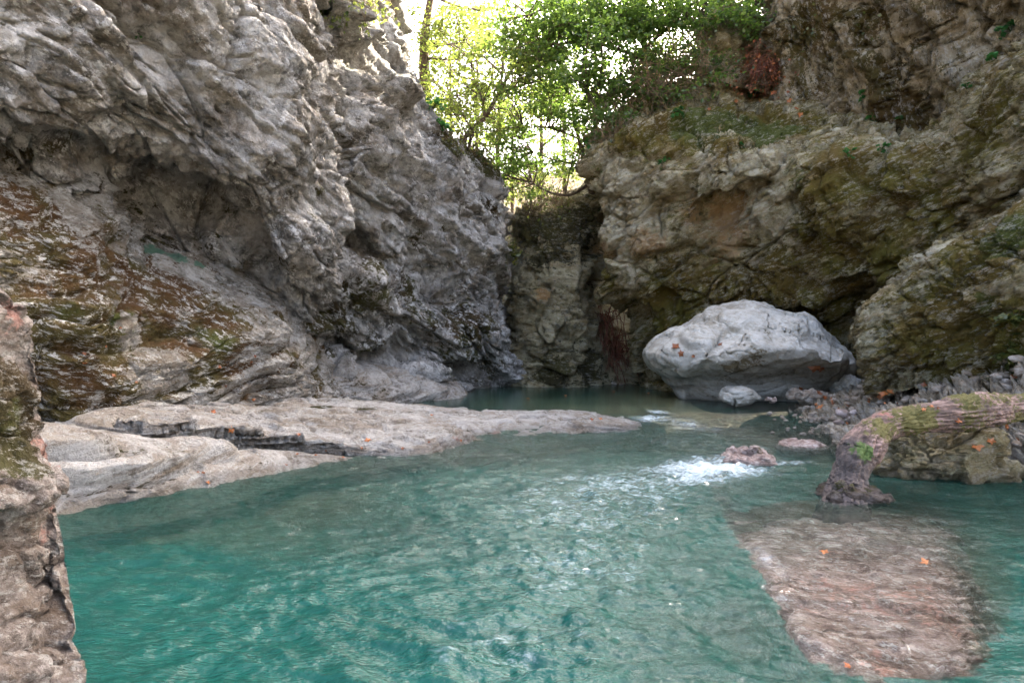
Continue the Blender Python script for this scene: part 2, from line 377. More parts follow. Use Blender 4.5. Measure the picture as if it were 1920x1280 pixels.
B = [[(500, 800, 17.0), (510, 600, 17), (520, 400, 17.5), (540, 100, 17.5), (560, -300, 18), (560, -1000, 19)],
     [(600, 770, 15.8), (590, 700, 15.8), (580, 655, 16.2), (570, 590, 15.2), (590, 520, 14.9), (600, 475, 15.6), (610, 420, 14.9), (610, 300, 14.0), (600, 100, 13.8), (620, -200, 14), (620, -1000, 15)],
     [(665, 770, 16.3), (655, 700, 16.2), (640, 655, 16.9), (630, 590, 15.7), (645, 520, 15.4), (660, 475, 16.8), (675, 420, 16.0), (680, 300, 15.0), (665, 100, 14.9), (690, -200, 15.2), (690, -1000, 17)],
     [(760, 780, 17.5), (755, 705, 17.3), (740, 668, 18.1), (750, 600, 16.9), (760, 550, 17.3), (770, 500, 17.7), (770, 440, 17.2), (760, 330, 17), (740, 150, 17), (715, 0, 17.2), (715, -200, 17.6), (700, -800, 19)],
     [(840, 760, 19.2), (830, 695, 19.4), (830, 640, 19), (830, 560, 18.6), (840, 520, 19.2), (845, 480, 18.9), (840, 400, 18.5), (820, 300, 18.6), (782, 200, 18.8), (765, 130, 19), (745, 50, 19.2), (735, -10, 19.5), (725, -100, 20), (690, -500, 22)],
     [(890, 745, 20.8), (890, 690, 21), (890, 620, 20), (900, 560, 20), (905, 500, 20.2), (905, 420, 19.9), (888, 340, 20), (850, 285, 20.4), (812, 255, 21.2), (780, 215, 22.5), (750, 160, 24), (700, 0, 26)],
     [(955, 740, 22.4), (955, 690, 22.2), (950, 620, 21.4), (932, 560, 21.3), (932, 500, 21.4), (935, 430, 21.4), (930, 375, 21.6), (918, 335, 22), (880, 300, 23), (830, 285, 24.5), (770, 260, 26), (700, 150, 28)],
     [(975, 740, 25), (970, 690, 25), (960, 620, 25.), (945, 560, 24.5), (945, 500, 24.5), (938, 440, 24.5), (932, 390, 25), (910, 350, 25.5), (870, 320, 27), (820, 300, 28), (760, 280, 29), (690, 200, 31)]]
o = cliff('cliff', B, q(480), q(620), M_left, dict(bed=(-.45, -.1, -.85), thick=.65, length=1.9, big=.4, block=.30, crack=.22, small=.12, knob=.055, fine=.04, knob_s=.18, warp=.12, tilt=.55, ledge=.45, lt=.7, seed=2),
      moss=[(700, 560, 90, .65), (620, 590, 70, .75), (800, 600, 60, .5), (880, 620, 80, .8), (690, 660, 60, .6), (900, 300, 50, .95), (850, 270, 40, .9), (915, 390, 35, .7), (780, 450, 40, .5), (830, 440, 30, .4), (700, 10, 40, .7), (920, 680, 40, .6), (760, 540, 50, .6)],
      base=.0, up=.3,
      bumps=[(655, 50, 45, .55), (690, 170, 40, .4), (800, 540, 60, -.5), (860, 570, 40, -.4), (690, 590, 80, .4), (655, 450, 40, -.5), (720, 430, 50, .35), (700, 250, 60, .3), (850, 480, 50, .3), (880, 640, 60, .4), (700, 690, 50, -.4), (860, 700, 30, -.6), (900, 690, 40, -.6), (800, 690, 30, .3)],
      lines=[([(600, 640), (700, 672), (790, 690), (850, 688)], .12, .7), ([(735, 535), (800, 552), (890, 572)], .10, .55), ([(745, 505), (830, 520), (895, 540)], .07, .4), ([(760, 475), (830, 485), (900, 500)], .07, .4), ([(770, 500), (860, 505)], .05, .3), ([(650, 380), (625, 440), (615, 500)], .10, .4), ([(850, 300), (905, 380), (935, 450), (940, 520)], .10, .45), ([(690, 330), (700, 420), (740, 470)], .08, .35), ([(930, 540), (900, 600), (860, 650)], .09, .35), ([(760, 560), (765, 640)], .06, .25)], ochre=[(700, 20, 50, .7), (790, 590, 40, .5), (720, 150, 30, .5)])
tag(o, 'tall grey limestone wall with a mossy shoulder where the gorge narrows', 'cliff', kind='structure')

Cw = [[(850, 745, 26), (850, 600, 26), (850, 480, 26), (850, 450, 27), (850, 440, 30)],
      [(945, 745, 24.3), (945, 600, 24.3), (948, 480, 24.4), (950, 440, 25), (955, 425, 30)],
      [(972, 745, 22.9), (972, 600, 22.9), (972, 520, 23.2), (970, 460, 23.3), (972, 415, 23.6), (982, 398, 24.5), (985, 388, 30)],
      [(1010, 745, 22.4), (1010, 680, 22.3), (1010, 600, 22.2), (1010, 500, 22.4), (1010, 405, 22.7), (1015, 388, 23.8), (1015, 378, 30)],
      [(1060, 745, 22.2), (1060, 680, 22.1), (1055, 600, 22.1), (1060, 500, 22.2), (1060, 400, 22.6), (1060, 385, 23.8), (1060, 372, 30)],
      [(1100, 745, 22.3), (1100, 690, 22.3), (1095, 600, 22.3), (1100, 500, 22.3), (1105, 390, 22.7), (1105, 368, 24), (1105, 352, 30)],
      [(1140, 740, 23.8), (1140, 690, 24.4), (1140, 620, 24.8), (1140, 560, 24.5), (1140, 480, 23.8), (1140, 380, 23.6), (1140, 340, 25), (1140, 330, 30)],
      [(1260, 740, 23.5), (1260, 640, 25), (1260, 500, 25), (1260, 350, 25), (1260, 300, 26), (1260, 290, 30)],
      [(1480, 740, 23.5), (1480, 640, 24), (1480, 500, 24), (1480, 350, 24), (1480, 300, 26), (1480, 290, 30)]]
o = cliff('cliff', Cw, q(330), q(340), M_back, dict(bed=(.1, -.1, 1), thick=1.1, length=1.6, big=.4, block=.25, crack=.18, small=.10, knob=.03, fine=.03, knob_s=.3, seed=3), flip=1,
      moss=[(1050, 430, 70, .95), (1000, 430, 50, 1.), (1100, 450, 50, .8), (1085, 410, 50, .9), (1010, 480, 30, .7), (1040, 690, 40, .8), (1100, 690, 60, .7)], base=-.02, up=.4,
      lines=[([(1022, 470), (1032, 540), (1015, 600), (1022, 680)], .08, .5), ([(975, 560), (985, 650)], .06, .3), ([(1055, 560), (1110, 560)], .06, .4), ([(1060, 655), (1110, 655)], .05, .3), ([(1000, 600), (1060, 640)], .05, .25), ([(1050, 400), (1050, 480)], .08, .4)], bumps=[(1010, 560, 25, .35), (1080, 600, 35, .3)],
      ochre=[(1020, 545, 30, .9), (1125, 470, 40, .7)])
tag(o, 'yellowed rock wall closing the gorge, black moss on its top', 'cliff', kind='structure')

D = [[(1230, 740, 24.5), (1230, 620, 24.5), (1180, 540, 24), (1150, 400, 23.8), (1140, 320, 23.8), (1160, 260, 25)],
     [(1212, 740, 22.2), (1207, 670, 22.4), (1190, 606, 22.2), (1125, 556, 21.4), (1148, 500, 20.8), (1122, 430, 20.8), (1106, 340, 21), (1100, 285, 21.3), (1118, 258, 22), (1160, 240, 25)],
     [(1238, 740, 20.6), (1233, 660, 20.9), (1222, 605, 20.9), (1200, 565, 20), (1200, 500, 19.8), (1190, 420, 19.8), (1180, 330, 20), (1170, 275, 20.4), (1180, 240, 21.2), (1200, 205, 23), (1210, 180, 26)],
     [(1300, 740, 19.4), (1300, 640, 19.7), (1300, 560, 19.3), (1310, 480, 19.2), (1310, 400, 19.2), (1285, 330, 18.7), (1275, 280, 19), (1265, 245, 19.8), (1265, 205, 21.2), (1275, 165, 23.5), (1290, 150, 26)],
     [(1400, 740, 18.8), (1400, 640, 19.2), (1400, 560, 18.7), (1400, 480, 18.5), (1390, 400, 18.2), (1380, 335, 17.7), (1370, 290, 17.8), (1370, 250, 18.8), (1370, 205, 20.5), (1370, 165, 23), (1370, 150, 26)],
     [(1500, 750, 17.4), (1500, 640, 18.0), (1500, 560, 17.5), (1500, 480, 17.2), (1490, 400, 17), (1480, 330, 17), (1470, 280, 17.4), (1470, 240, 18.6), (1470, 200, 20.5), (1470, 170, 22), (1470, 140, 24)],
     [(1620, 750, 16.3), (1620, 650, 16.8), (1615, 590, 16.4), (1620, 500, 15.6), (1610, 420, 15.4), (1600, 340, 15.4), (1590, 300, 16), (1580, 270, 17.2), (1570, 230, 19), (1560, 200, 20.5), (1560, 160, 22.5)],
     [(1760, 730, 14.4), (1760, 600, 14.6), (1750, 500, 14.2), (1750, 420, 14), (1750, 340, 13.8), (1750, 290, 14.2), (1740, 272, 15.2), (1730, 260, 17), (1720, 240, 19), (1720, 200, 21)],
     [(1920, 750, 12.6), (1920, 560, 12.8), (1920, 420, 12.2), (1920, 320, 11.8), (1920, 210, 11.6), (1915, 140, 12), (1910, 110, 13), (1900, 90, 16), (1900, 80, 19)],
     [(2300, 850, 10), (2300, 500, 9.9), (2300, 300, 9.5), (2300, 100, 9.3), (2300, -50, 9.5), (2300, -100, 12), (2280, -100, 16)]]
o = cliff('cliff', D, q(620), q(480), M_right, dict(bed=(.28, -.12, -.95), thick=.85, length=1.3, big=.35, block=.42, crack=.24, small=.12, knob=.035, fine=.035, knob_s=.18, warp=.12, tilt=.6, ledge=.25, lt=.8, seed=4),
      moss=[(1300, 215, 70, .95), (1400, 240, 90, 1.1), (1350, 270, 60, .9), (1480, 250, 70, .9), (1180, 255, 50, .8), (1270, 240, 50, .8), (1560, 330, 90, .6), (1680, 330, 80, .75), (1560, 450, 90, .75), (1480, 520, 80, .6), (1650, 480, 90, .7), (1850, 250, 90, .75), (1280, 560, 70, .75), (1400, 560, 80, .5), (1250, 590, 50, .8), (1560, 580, 70, .8), (1750, 400, 80, .7), (1110, 500, 40, .7), (1250, 660, 40, .9)],
      base=.26, up=.35,
      bumps=[(1340, 390, 40, -.6), (1420, 350, 45, -.35), (1260, 340, 35, .3), (1180, 590, 40, -.6), (1240, 560, 30, -.3), (1600, 560, 45, -.7), (1660, 590, 40, -.5), (1560, 400, 60, .3), (1690, 460, 60, .3), (1850, 330, 60, .3), (1500, 620, 60, -.4), (1600, 640, 50, -.6)],
      lines=[([(1212, 310), (1235, 420), (1262, 520), (1235, 600)], .08, .45), ([(1285, 330), (1330, 420), (1345, 490), (1385, 570)], .09, .45), ([(1362, 360), (1400, 430), (1425, 560)], .08, .4), ([(1478, 330), (1482, 430), (1510, 490), (1545, 570)], .09, .45), ([(1110, 480), (1190, 492), (1265, 468)], .07, .35), ([(1105, 385), (1180, 402), (1222, 388)], .06, .3), ([(1290, 360), (1370, 330), (1475, 345)], .08, .4), ([(1380, 395), (1480, 372)], .07, .35), ([(1575, 290), (1585, 420), (1640, 545)], .08, .35), ([(1490, 585), (1560, 590), (1640, 552), (1740, 482), (1840, 415), (1920, 350)], .12, .7), ([(1660, 300), (1680, 400), (1740, 470)], .08, .35), ([(1280, 430), (1400, 440)], .05, .25), ([(1300, 500), (1440, 500)], .05, .25), ([(1760, 300), (1800, 390)], .07, .3), ([(1840, 200), (1880, 330)], .07, .3), ([(1150, 300), (1170, 420), (1200, 490)], .06, .3)], ochre=[(1380, 410, 80, .9), (1300, 400, 60, .7), (1360, 450, 60, .8), (1215, 470, 60, .8), (1120, 480, 50, .9), (1270, 500, 60, .6), (1450, 420, 50, .5)],
      bare=[(1160, 400, 90, .9), (1150, 330, 50, .8), (1165, 480, 45, .7), (1320, 300, 40, .9), (1400, 320, 60, .8), (1440, 400, 60, .7), (1370, 430, 60, .7), (1250, 340, 40, .5)],
      green=[(1350, 230, 90, 1), (1420, 250, 90, 1), (1290, 225, 50, .9), (1500, 330, 50, .6)])
tag(o, 'blocky brown limestone cliff behind the big boulder with a mossy green shelf on top', 'cliff', kind='structure')

E = [[(1600, 300, 38), (1560, 100, 38), (1540, 50, 38), (1540, 20, 38.5), (1540, 180, 60)],  # unseen rear ridge, added and its crest shaped to shade the left wall
     [(1540, 280, 27), (1500, 120, 27), (1480, -50, 27), (1480, -150, 27.5), (1500, -60, 34)],
     [(1500, 280, 22.5), (1480, 190, 22), (1465, 100, 21.6), (1450, 0, 21.6), (1440, -150, 21.8), (1430, -400, 22.5), (1430, -480, 24)],
     [(1620, 350, 20.5), (1600, 280, 20.2), (1580, 180, 19.6), (1570, 80, 19.4), (1550, -50, 19.4), (1540, -400, 20), (1540, -1100, 22)],
     [(1770, 350, 18.5), (1750, 280, 18), (1725, 150, 17.6), (1700, 0, 17.2), (1690, -300, 17.6), (1680, -1300, 19)],
     [(1940, 300, 16.5), (1920, 150, 15.8), (1900, 0, 15.4), (1880, -300, 15.4), (1870, -1500, 17)],
     [(2230, 200, 14.5), (2220, 0, 13.6), (2200, -300, 13.4), (2200, -1800, 15)],
     [(2800, 500, 12), (2800, 0, 11), (2800, -500, 11), (2800, -2300, 13)],
     [(4500, 900, 8), (4500, 0, 7.5), (4500, -1000, 7.5), (4500, -3600, 9)]]
o = cliff('cliff', E, q(520), q(520), M_steep, dict(bed=(.88, -.2, .36), thick=.8, length=2.2, big=.25, block=.40, crack=.32, small=.10, knob=.03, fine=.035, knob_s=.2, warp=.10, tilt=.5, ledge=.45, lt=.7, seed=5),
      moss=[(1500, 60, 70, .9), (1620, 40, 60, .6), (1640, 140, 50, .95), (1680, 220, 60, .9), (1720, 265, 50, .9), (1520, 160, 40, .6), (1470, 130, 50, .8), (1760, 30, 40, .4), (1600, 230, 30, .4), (1650, 20, 50, .7)], base=.12, up=.35,
      terr=[((.88, -.2, .36), .85, .75, .7, 11, .10)], lines=[([(1488, 200), (1445, 30)], .14, .6), ([(1535, 260), (1490, 60)], .16, .56), ([(1605, 285), (1550, 70)], .16, .63), ([(1655, 290), (1600, 100), (1570, -40)], .16, .70), ([(1730, 270), (1668, 100), (1640, -20)], .16, .80), ([(1770, 250), (1725, 100), (1700, -40)], .16, .70), ([(1810, 200), (1770, -20)], .16, .63), ([(1860, 150), (1825, -20)], .16, .63), ([(1910, 120), (1880, -20)], .16, .56)])
tag(o, 'steep slabbed upper cliff leaning over the shelf on the right', 'cliff', kind='structure')

Fr = [[(1690, 740, 16.2), (1670, 640, 16.0), (1665, 590, 16.0), (1680, 570, 16.4), (1690, 560, 17)],
      [(1640, 740, 12.8), (1632, 670, 12.7), (1626, 605, 12.9), (1640, 582, 13.5), (1662, 570, 15)],
      [(1690, 730, 12), (1690, 650, 11.8), (1690, 575, 12), (1698, 530, 12.4), (1715, 508, 13.6), (1730, 500, 15)],
      [(1790, 720, 11.2), (1790, 610, 10.9), (1790, 525, 11.1), (1798, 462, 11.6), (1815, 438, 12.6), (1830, 430, 14)],
      [(1920, 720, 10), (1920, 570, 9.7), (1920, 460, 10), (1920, 388, 10.4), (1930, 362, 11.4), (1940, 350, 13)],
      [(2300, 800, 8.4), (2300, 500, 8), (2300, 350, 8.2), (2300, 250, 8.6), (2300, 220, 10), (2300, 210, 12)]]
o = cliff('cliff', Fr, q(330), q(300), M_right, dict(bed=(.35, -.5, -.8), thick=.45, length=.7, big=.25, block=.18, crack=.15, small=.08, knob=.04, fine=.03, knob_s=.15, tilt=.6, ledge=.18, lt=.5, seed=6),
      moss=[(1750, 560, 80, .8), (1850, 480, 90, .9), (1850, 620, 90, .75), (1700, 640, 60, .6), (1900, 420, 70, .95), (1780, 660, 60, .8), (1760, 630, 50, .9)], base=.2, up=.3,
      lines=[([(1650, 640), (1720, 600), (1800, 520)], .06, .3), ([(1700, 690), (1780, 640), (1900, 560)], .06, .3), ([(1660, 600), (1700, 690)], .05, .2), ([(1760, 540), (1790, 650)], .05, .22), ([(1850, 450), (1870, 600)], .05, .22)], green=[(1880, 440, 70, .8), (1850, 560, 50, .6)])
tag(o, 'moss streaked rock buttress rising from the stony bank at the right edge', 'cliff', kind='structure')

# mossy slab, ledges
Ms = [[(-700, 900, 5.2), (-500, 560, 5.4), (-500, 380, 5.8), (-480, 310, 6.6), (-460, 280, 8)],
      [(0, 820, 8.0), (0, 700, 7.7), (0, 560, 7.7), (0, 430, 7.9), (0, 345, 8.4), (20, 318, 9.2), (60, 300, 11)],
      [(130, 820, 8.2), (130, 740, 8.05), (130, 690, 8.2), (140, 590, 8.4), (150, 480, 8.9), (155, 410, 9.5), (175, 378, 10.2), (215, 365, 12)],
      [(300, 790, 9.2), (300, 730, 9.2), (300, 640, 9.6), (290, 545, 10.2), (282, 490, 11), (292, 465, 11.9), (325, 445, 13.5)],
      [(450, 770, 11), (450, 735, 11.05), (450, 650, 11.2), (440, 575, 11.7), (430, 525, 12.5), (442, 505, 13.4), (475, 490, 15)],
      [(560, 765, 12.5), (560, 742, 12.55), (560, 680, 12.7), (550, 610, 13.1), (532, 562, 13.8), (535, 545, 14.6), (555, 530, 16)],
      [(640, 765, 14), (635, 745, 14.1), (615, 690, 14.3), (595, 640, 14.7), (578, 600, 15.2), (575, 580, 15.8), (580, 560, 17)],
      [(665, 765, 16), (655, 745, 16), (640, 700, 16.2), (620, 660, 16.6), (600, 620, 17), (590, 590, 17.5), (590, 570, 18.5)]]
o = cliff('rock_slab', Ms, q(560), q(460), M_slab, dict(bed=(-.52, .15, -.8), thick=.3, length=1.3, big=.25, block=.09, crack=.06, small=.035, knob=.02, fine=.02, knob_s=.1, warp=.2, seed=7), terr=[((.52, -.25, .8), .30, .8, .65, 3, .07), ((.52, -.2, .8), .09, .7, .65, 6, .02)],
      moss=[(60, 420, 130, .7), (140, 490, 110, 1.0), (230, 500, 90, .7), (60, 520, 80, .5), (330, 560, 120, .7), (120, 640, 140, 1.1), (200, 640, 70, .8), (300, 610, 70, .7), (400, 610, 60, 1.), (430, 650, 45, 1.), (390, 680, 50, .9), (130, 740, 70, .8), (230, 760, 60, .8), (550, 670, 20, .8), (520, 590, 25, .5), (180, 560, 70, .6)],
      base=.12, up=.1,
      bumps=[(480, 640, 70, .2), (80, 640, 90, .25), (590, 690, 30, -.2)],
      lines=[([(60, 330), (200, 455), (330, 560), (450, 640)], .035, .16), ([(0, 420), (140, 520), (300, 625), (420, 720)], .04, .18), ([(0, 480), (120, 590), (270, 700), (380, 745)], .035, .15), ([(150, 410), (300, 520), (460, 600)], .035, .15), ([(250, 470), (400, 545), (540, 610)], .035, .15), ([(462, 600), (465, 740)], .03, .1), ([(0, 560), (100, 640), (190, 740)], .035, .15), ([(30, 370), (160, 480), (240, 540)], .03, .14)], green=[(240, 610, 60, .9), (400, 640, 60, .6), (120, 590, 50, .5)], teal=[(285, 472, 26, .8), (335, 482, 28, .85), (372, 496, 18, .8), (545, 530, 14, .6)],
      ochre=[(520, 690, 60, .35), (100, 640, 60, .4)])
tag(o, 'sloping bedded rock slab covered in brown and green moss under the left overhang', 'rock', kind=None)

Wl = [[(-300, 1100, 4.6), (-280, 980, 4.8), (-260, 880, 5.2), (-240, 800, 5.8), (-200, 770, 6.8), (-180, 750, 8)],
      [(70, 1010, 5.75), (73, 978, 5.85), (78, 935, 6.05), (72, 860, 6.2), (75, 800, 6.45), (82, 788, 6.8), (95, 790, 7.4), (100, 800, 8)],
      [(250, 975, 6.6), (250, 945, 6.75), (250, 915, 6.72), (250, 865, 6.8), (250, 822, 7.0), (258, 808, 7.3), (264, 808, 7.6), (266, 840, 7.75)],
      [(430, 935, 7.4), (430, 908, 7.5), (435, 882, 7.7), (430, 855, 7.8), (430, 828, 8.0), (435, 819, 8.25), (440, 820, 8.45), (442, 850, 8.55)],
      [(560, 903, 8.3), (560, 882, 8.4), (565, 862, 8.6), (560, 846, 8.75), (562, 840, 8.9), (566, 840, 9.05), (568, 865, 9.1)],
      [(660, 885, 8.7), (655, 868, 8.95), (652, 857, 9.1), (652, 853, 9.2), (655, 853, 9.3), (657, 870, 9.35)],
      [(830, 868, 9.4), (828, 856, 9.6), (820, 853, 9.75), (815, 853, 9.8), (812, 855, 9.9), (808, 865, 9.95)]]
o = cliff('rock_ledge', Wl, q(420), q(220), M_pale, dict(bed=(-.2, .1, -1), thick=.6, length=1.6, big=.10, block=.05, crack=.03, small=.006, knob=.0, fine=.012, tilt=.5, seed=8), terr=[((.10, -.1, .98), .38, .5, .8, 2, .06)],
      moss=[(480, 870, 40, .5), (540, 860, 40, .5), (300, 840, 60, .3)], base=-.3, up=.15,
      lines=[([(70, 925), (180, 932), (300, 918), (330, 900)], .035, .16), ([(150, 860), (300, 880), (420, 870)], .02, .05)], red=[(290, 880, 60, .25), (110, 830, 30, .2)], ochre=[(200, 870, 90, .4)])
tag(o, 'smooth white water-worn ledge dipping into the river at the left', 'rock ledge')

Ll = [[(100, 860, 7.8), (100, 800, 8), (130, 778, 8.5), (180, 760, 9.5), (200, 750, 11), (220, 745, 13)],
      [(285, 850, 8.05), (285, 800, 7.95), (288, 786, 8.05), (292, 772, 8.8), (310, 756, 10), (330, 746, 11.5), (340, 742, 13.5)],
      [(450, 860, 8.9), (450, 820, 8.75), (450, 802, 8.75), (455, 790, 9.4), (460, 768, 10.4), (465, 755, 11.5), (470, 750, 13), (480, 750, 14.8)],
      [(620, 880, 9.4), (620, 845, 9.3), (620, 828, 9.3), (622, 815, 9.8), (625, 788, 10.6), (640, 762, 11.6), (650, 750, 12.8), (660, 757, 14.8)],
      [(790, 875, 9.3), (790, 850, 9.6), (790, 818, 10.2), (790, 792, 11), (790, 774, 12), (790, 764, 13.2), (795, 778, 15.2)],
      [(930, 858, 10), (930, 843, 10.3), (930, 818, 10.9), (925, 800, 11.7), (925, 786, 12.6), (925, 778, 13.4), (930, 790, 15)],
      [(1060, 838, 11), (1060, 822, 11.3), (1060, 802, 11.8), (1060, 788, 12.3), (1060, 778, 12.8), (1060, 777, 13.4), (1060, 800, 14.6)],
      [(1180, 830, 11.5), (1180, 808, 11.9), (1178, 795, 12.2), (1175, 786, 12.5), (1175, 783, 12.9), (1175, 786, 13.3), (1178, 812, 14)],
      [(1250, 850, 11.6), (1250, 830, 12), (1250, 815, 12.3), (1248, 808, 12.6), (1248, 806, 12.9), (1248, 810, 13.3), (1250, 830, 14)]]
o = cliff('rock_ledge', Ll, q(640), q(260), M_pale, dict(bed=(-.1, .35, -.95), thick=.25, length=1.6, big=.06, block=.045, crack=.05, small=.012, knob=.0, fine=.012, warp=.15, tilt=.4, seed=9), terr=[((.10, -.16, .98), .14, 1.0, .80, 1, .10), ((.1, -.14, .98), .05, .9, .75, 5, .03)],
      moss=[(595, 770, 30, .9), (690, 775, 22, 1.0), (500, 775, 26, .5), (340, 765, 60, .5), (420, 790, 30, .6)], base=-.3, up=.1,
      lines=[([(250, 800), (350, 806), (480, 825), (600, 842), (690, 845)], .04, .20), ([(330, 775), (450, 800), (600, 812), (720, 830), (830, 838)], .03, .13), ([(420, 765), (560, 790), (700, 800), (860, 815), (1000, 815)], .03, .12), ([(600, 765), (760, 785), (900, 800), (1060, 805), (1150, 803)], .03, .11), ([(720, 765), (860, 782), (1000, 792)], .025, .08), ([(345, 800), (350, 808)], .02, .1), ([(640, 815), (660, 845)], .02, .06)], red=[(940, 832, 26, .9), (860, 835, 30, .5), (1110, 795, 22, .4)], ochre=[(1000, 800, 70, .4)])
o.location.z = .075
tag(o, 'long flat layered ledge of pale rock jutting into the stream', 'rock ledge')

Ns = [[(590, 775, 14.4), (595, 750, 14.6), (600, 705, 15), (610, 672, 15.6), (620, 650, 17)],
      [(720, 775, 15.5), (720, 752, 15.6), (718, 722, 15.9), (708, 698, 16.4), (700, 680, 17.5)],
      [(800, 768, 16.7), (800, 750, 16.8), (798, 727, 17), (788, 711, 17.4), (780, 700, 18.4)],
      [(866, 762, 17.8), (864, 746, 17.9), (858, 726, 18.2), (848, 717, 18.6), (830, 712, 19.2)],
      [(880, 765, 19.6), (878, 750, 19.6), (872, 735, 19.7), (860, 728, 19.8), (845, 722, 20.2)]]
o = cliff('rock_slab', Ns, q(260), q(120), M_pale, dict(bed=(-.3, .3, -.9), thick=.35, length=1.4, big=.12, block=.08, crack=.06, small=.02, knob=.01, fine=.02, tilt=.5, seed=10), terr=[((.3, -.3, .9), .22, .7, .75, 8, .08)],
      moss=[(660, 720, 50, .7), (720, 740, 50, .5)], base=-.3, up=.1)
tag(o, 'low pale rock slab sloping into the still pool beneath the left wall', 'rock')

Gb = [[(1440, 815, 13.6), (1460, 795, 14.5), (1485, 772, 15.2), (1505, 752, 16.5), (1530, 735, 18)],
      [(1490, 830, 11.8), (1512, 798, 12.6), (1565, 760, 14), (1615, 730, 15), (1640, 700, 16.4)],
      [(1560, 850, 10.2), (1600, 805, 11.0), (1675, 745, 12.2), (1730, 695, 12.8), (1745, 660, 13.6)],
      [(1660, 885, 8.8), (1715, 815, 9.6), (1780, 740, 10.5), (1840, 678, 11.2), (1850, 640, 12)],
      [(1880, 905, 7.9), (1905, 830, 8.5), (1925, 750, 9.1), (1960, 660, 9.8), (1960, 610, 10.4)],
      [(2200, 980, 6.4), (2200, 830, 7), (2200, 700, 7.6), (2200, 600, 8.2), (2200, 560, 9)]]
o = cliff('stony_bank', Gb, q(420), q(300), M_bank, dict(bed=(-.3, .5, -.8), thick=.2, length=.45, big=.10, block=.13, crack=.1, small=.07, knob=.04, fine=.025, knob_s=.1, seed=11), terr=[((.35, -.4, .85), .22, .85, .7, 4, .09), ((.35, -.4, .85), .08, .7, .65, 7, .03)],
      moss=[(1850, 700, 60, .6), (1700, 720, 40, .4), (1550, 780, 40, .4), (1900, 690, 60, .8)], base=-.25, up=.0, red=[(1620, 740, 20, .5), (1690, 735, 20, .4), (1640, 790, 20, .5)])
tag(o, 'stony bank of broken bedded rock on the right shore', 'bank', kind='structure')

# ------------------------------------------------------------------ closed rocks from an outline
def blob(name, outline, Yc, df, db, mat, nth=220, nph=120, power=.75, disp=None, post=None, parent=None, back=1, lines=(), bumps=(), **attrs):
    O = np.array([at(x, y, Yc) for x, y in outline]); O = np.vstack([O, O[:1]])
    s = np.concatenate([[0], np.cumsum(np.linalg.norm(np.diff(O, axis=0), axis=1))])
    n = len(O) - 1
    tt = np.linspace(0, n, nth, endpoint=False)
    Oc = np.vstack([O[-2:-1], O, O[1:3]])
    R = catmull(Oc, tt + 1)
    c = O[:-1].mean(0)
    th = np.linspace(0, math.pi, nph)
    sph = np.sin(th)[None, :, None] ** power; cph = np.cos(th)[None, :]
    G = c + (R[:, None, :] - c) * sph
    G[..., 1] = Yc - np.where(cph > 0, df, db) * cph
    if back != 1: G[:, cph[0] < 0] = (c + (R[:, None, :] - c) * np.sin(th)[None, :, None] ** back)[:, cph[0] < 0] * np.array((1, 0, 1)) + G[:, cph[0] < 0] * np.array((0, 1, 0))
    # perspective: what lies nearer or farther keeps its real size (no rescaling)
    P = G.reshape(-1, 3)
    if post is not None: P = post(P, c)
    Gd = P.reshape(G.shape); Gp = np.concatenate([Gd[-1:], Gd, Gd[:1]])
    N = np.cross(np.gradient(Gp, axis=0)[1:-1], np.gradient(Gd, axis=1)); N = (N / (np.linalg.norm(N, axis=2)[..., None] + 1e-9)).reshape(-1, 3)
    if np.mean(np.sum(N * (P - P.mean(0)), 1)) < 0: N = -N; fl = True
    else: fl = False
    if disp:
        d = rock_disp(P, **disp); f = np.tile(np.minimum(1, np.sin(th) * 4), nth)
        if len(lines) or len(bumps): d = d + macro(P, bumps, lines)
        P = P + N * (d * f)[:, None]
    Fc = grid_faces(nth, nph, True)
    if fl: Fc = Fc[:, ::-1]
    return mesh(name, P, Fc, mat, parent, rock_attrs(P, N, **attrs))

def boulder_post(P, c):
    P = P.copy()
    px = 960 + P[:, 0] / 17.6 * F; py = 640 + (CAM_H - P[:, 2]) / 17.6 * F
    fr = ss(.3, -1.2, P[:, 1] - c[1])
    ridge = 668 + 0.0009 * (px - 1420) ** 2 - 10
    k = np.exp(-((py - ridge) / 22) ** 2) * ss(1225, 1280, px) * (1 - ss(1540, 1590, px))
    under = ss(0, 60, py - ridge)
    P[:, 1] += fr * (-.34 * k + .85 * under)
    gv = np.exp(-((px - (1285 + .15 * (py - 680))) / 9) ** 2) * ss(660, 690, py)
    P[:, 1] += fr * .22 * gv
    gv = np.exp(-((px - (1545 + .25 * (py - 680))) / 13) ** 2) * ss(610, 650, py)
    P[:, 1] += fr * .35 * gv
    f1, f2, r, rel = worley(P * np.array((.8, .8, 1.5)) + fbm(P * .8, 2)[:, None] * .4)
    top = 1 - .75 * under
    return P + np.array((0, -.35, .75)) * ((.20 * (r[:, 3] - .5) - .045 * np.exp(-((f2 - f1) / .1) ** 2) + .14 * fbm(P * 1.1, 5)) * top)[:, None]
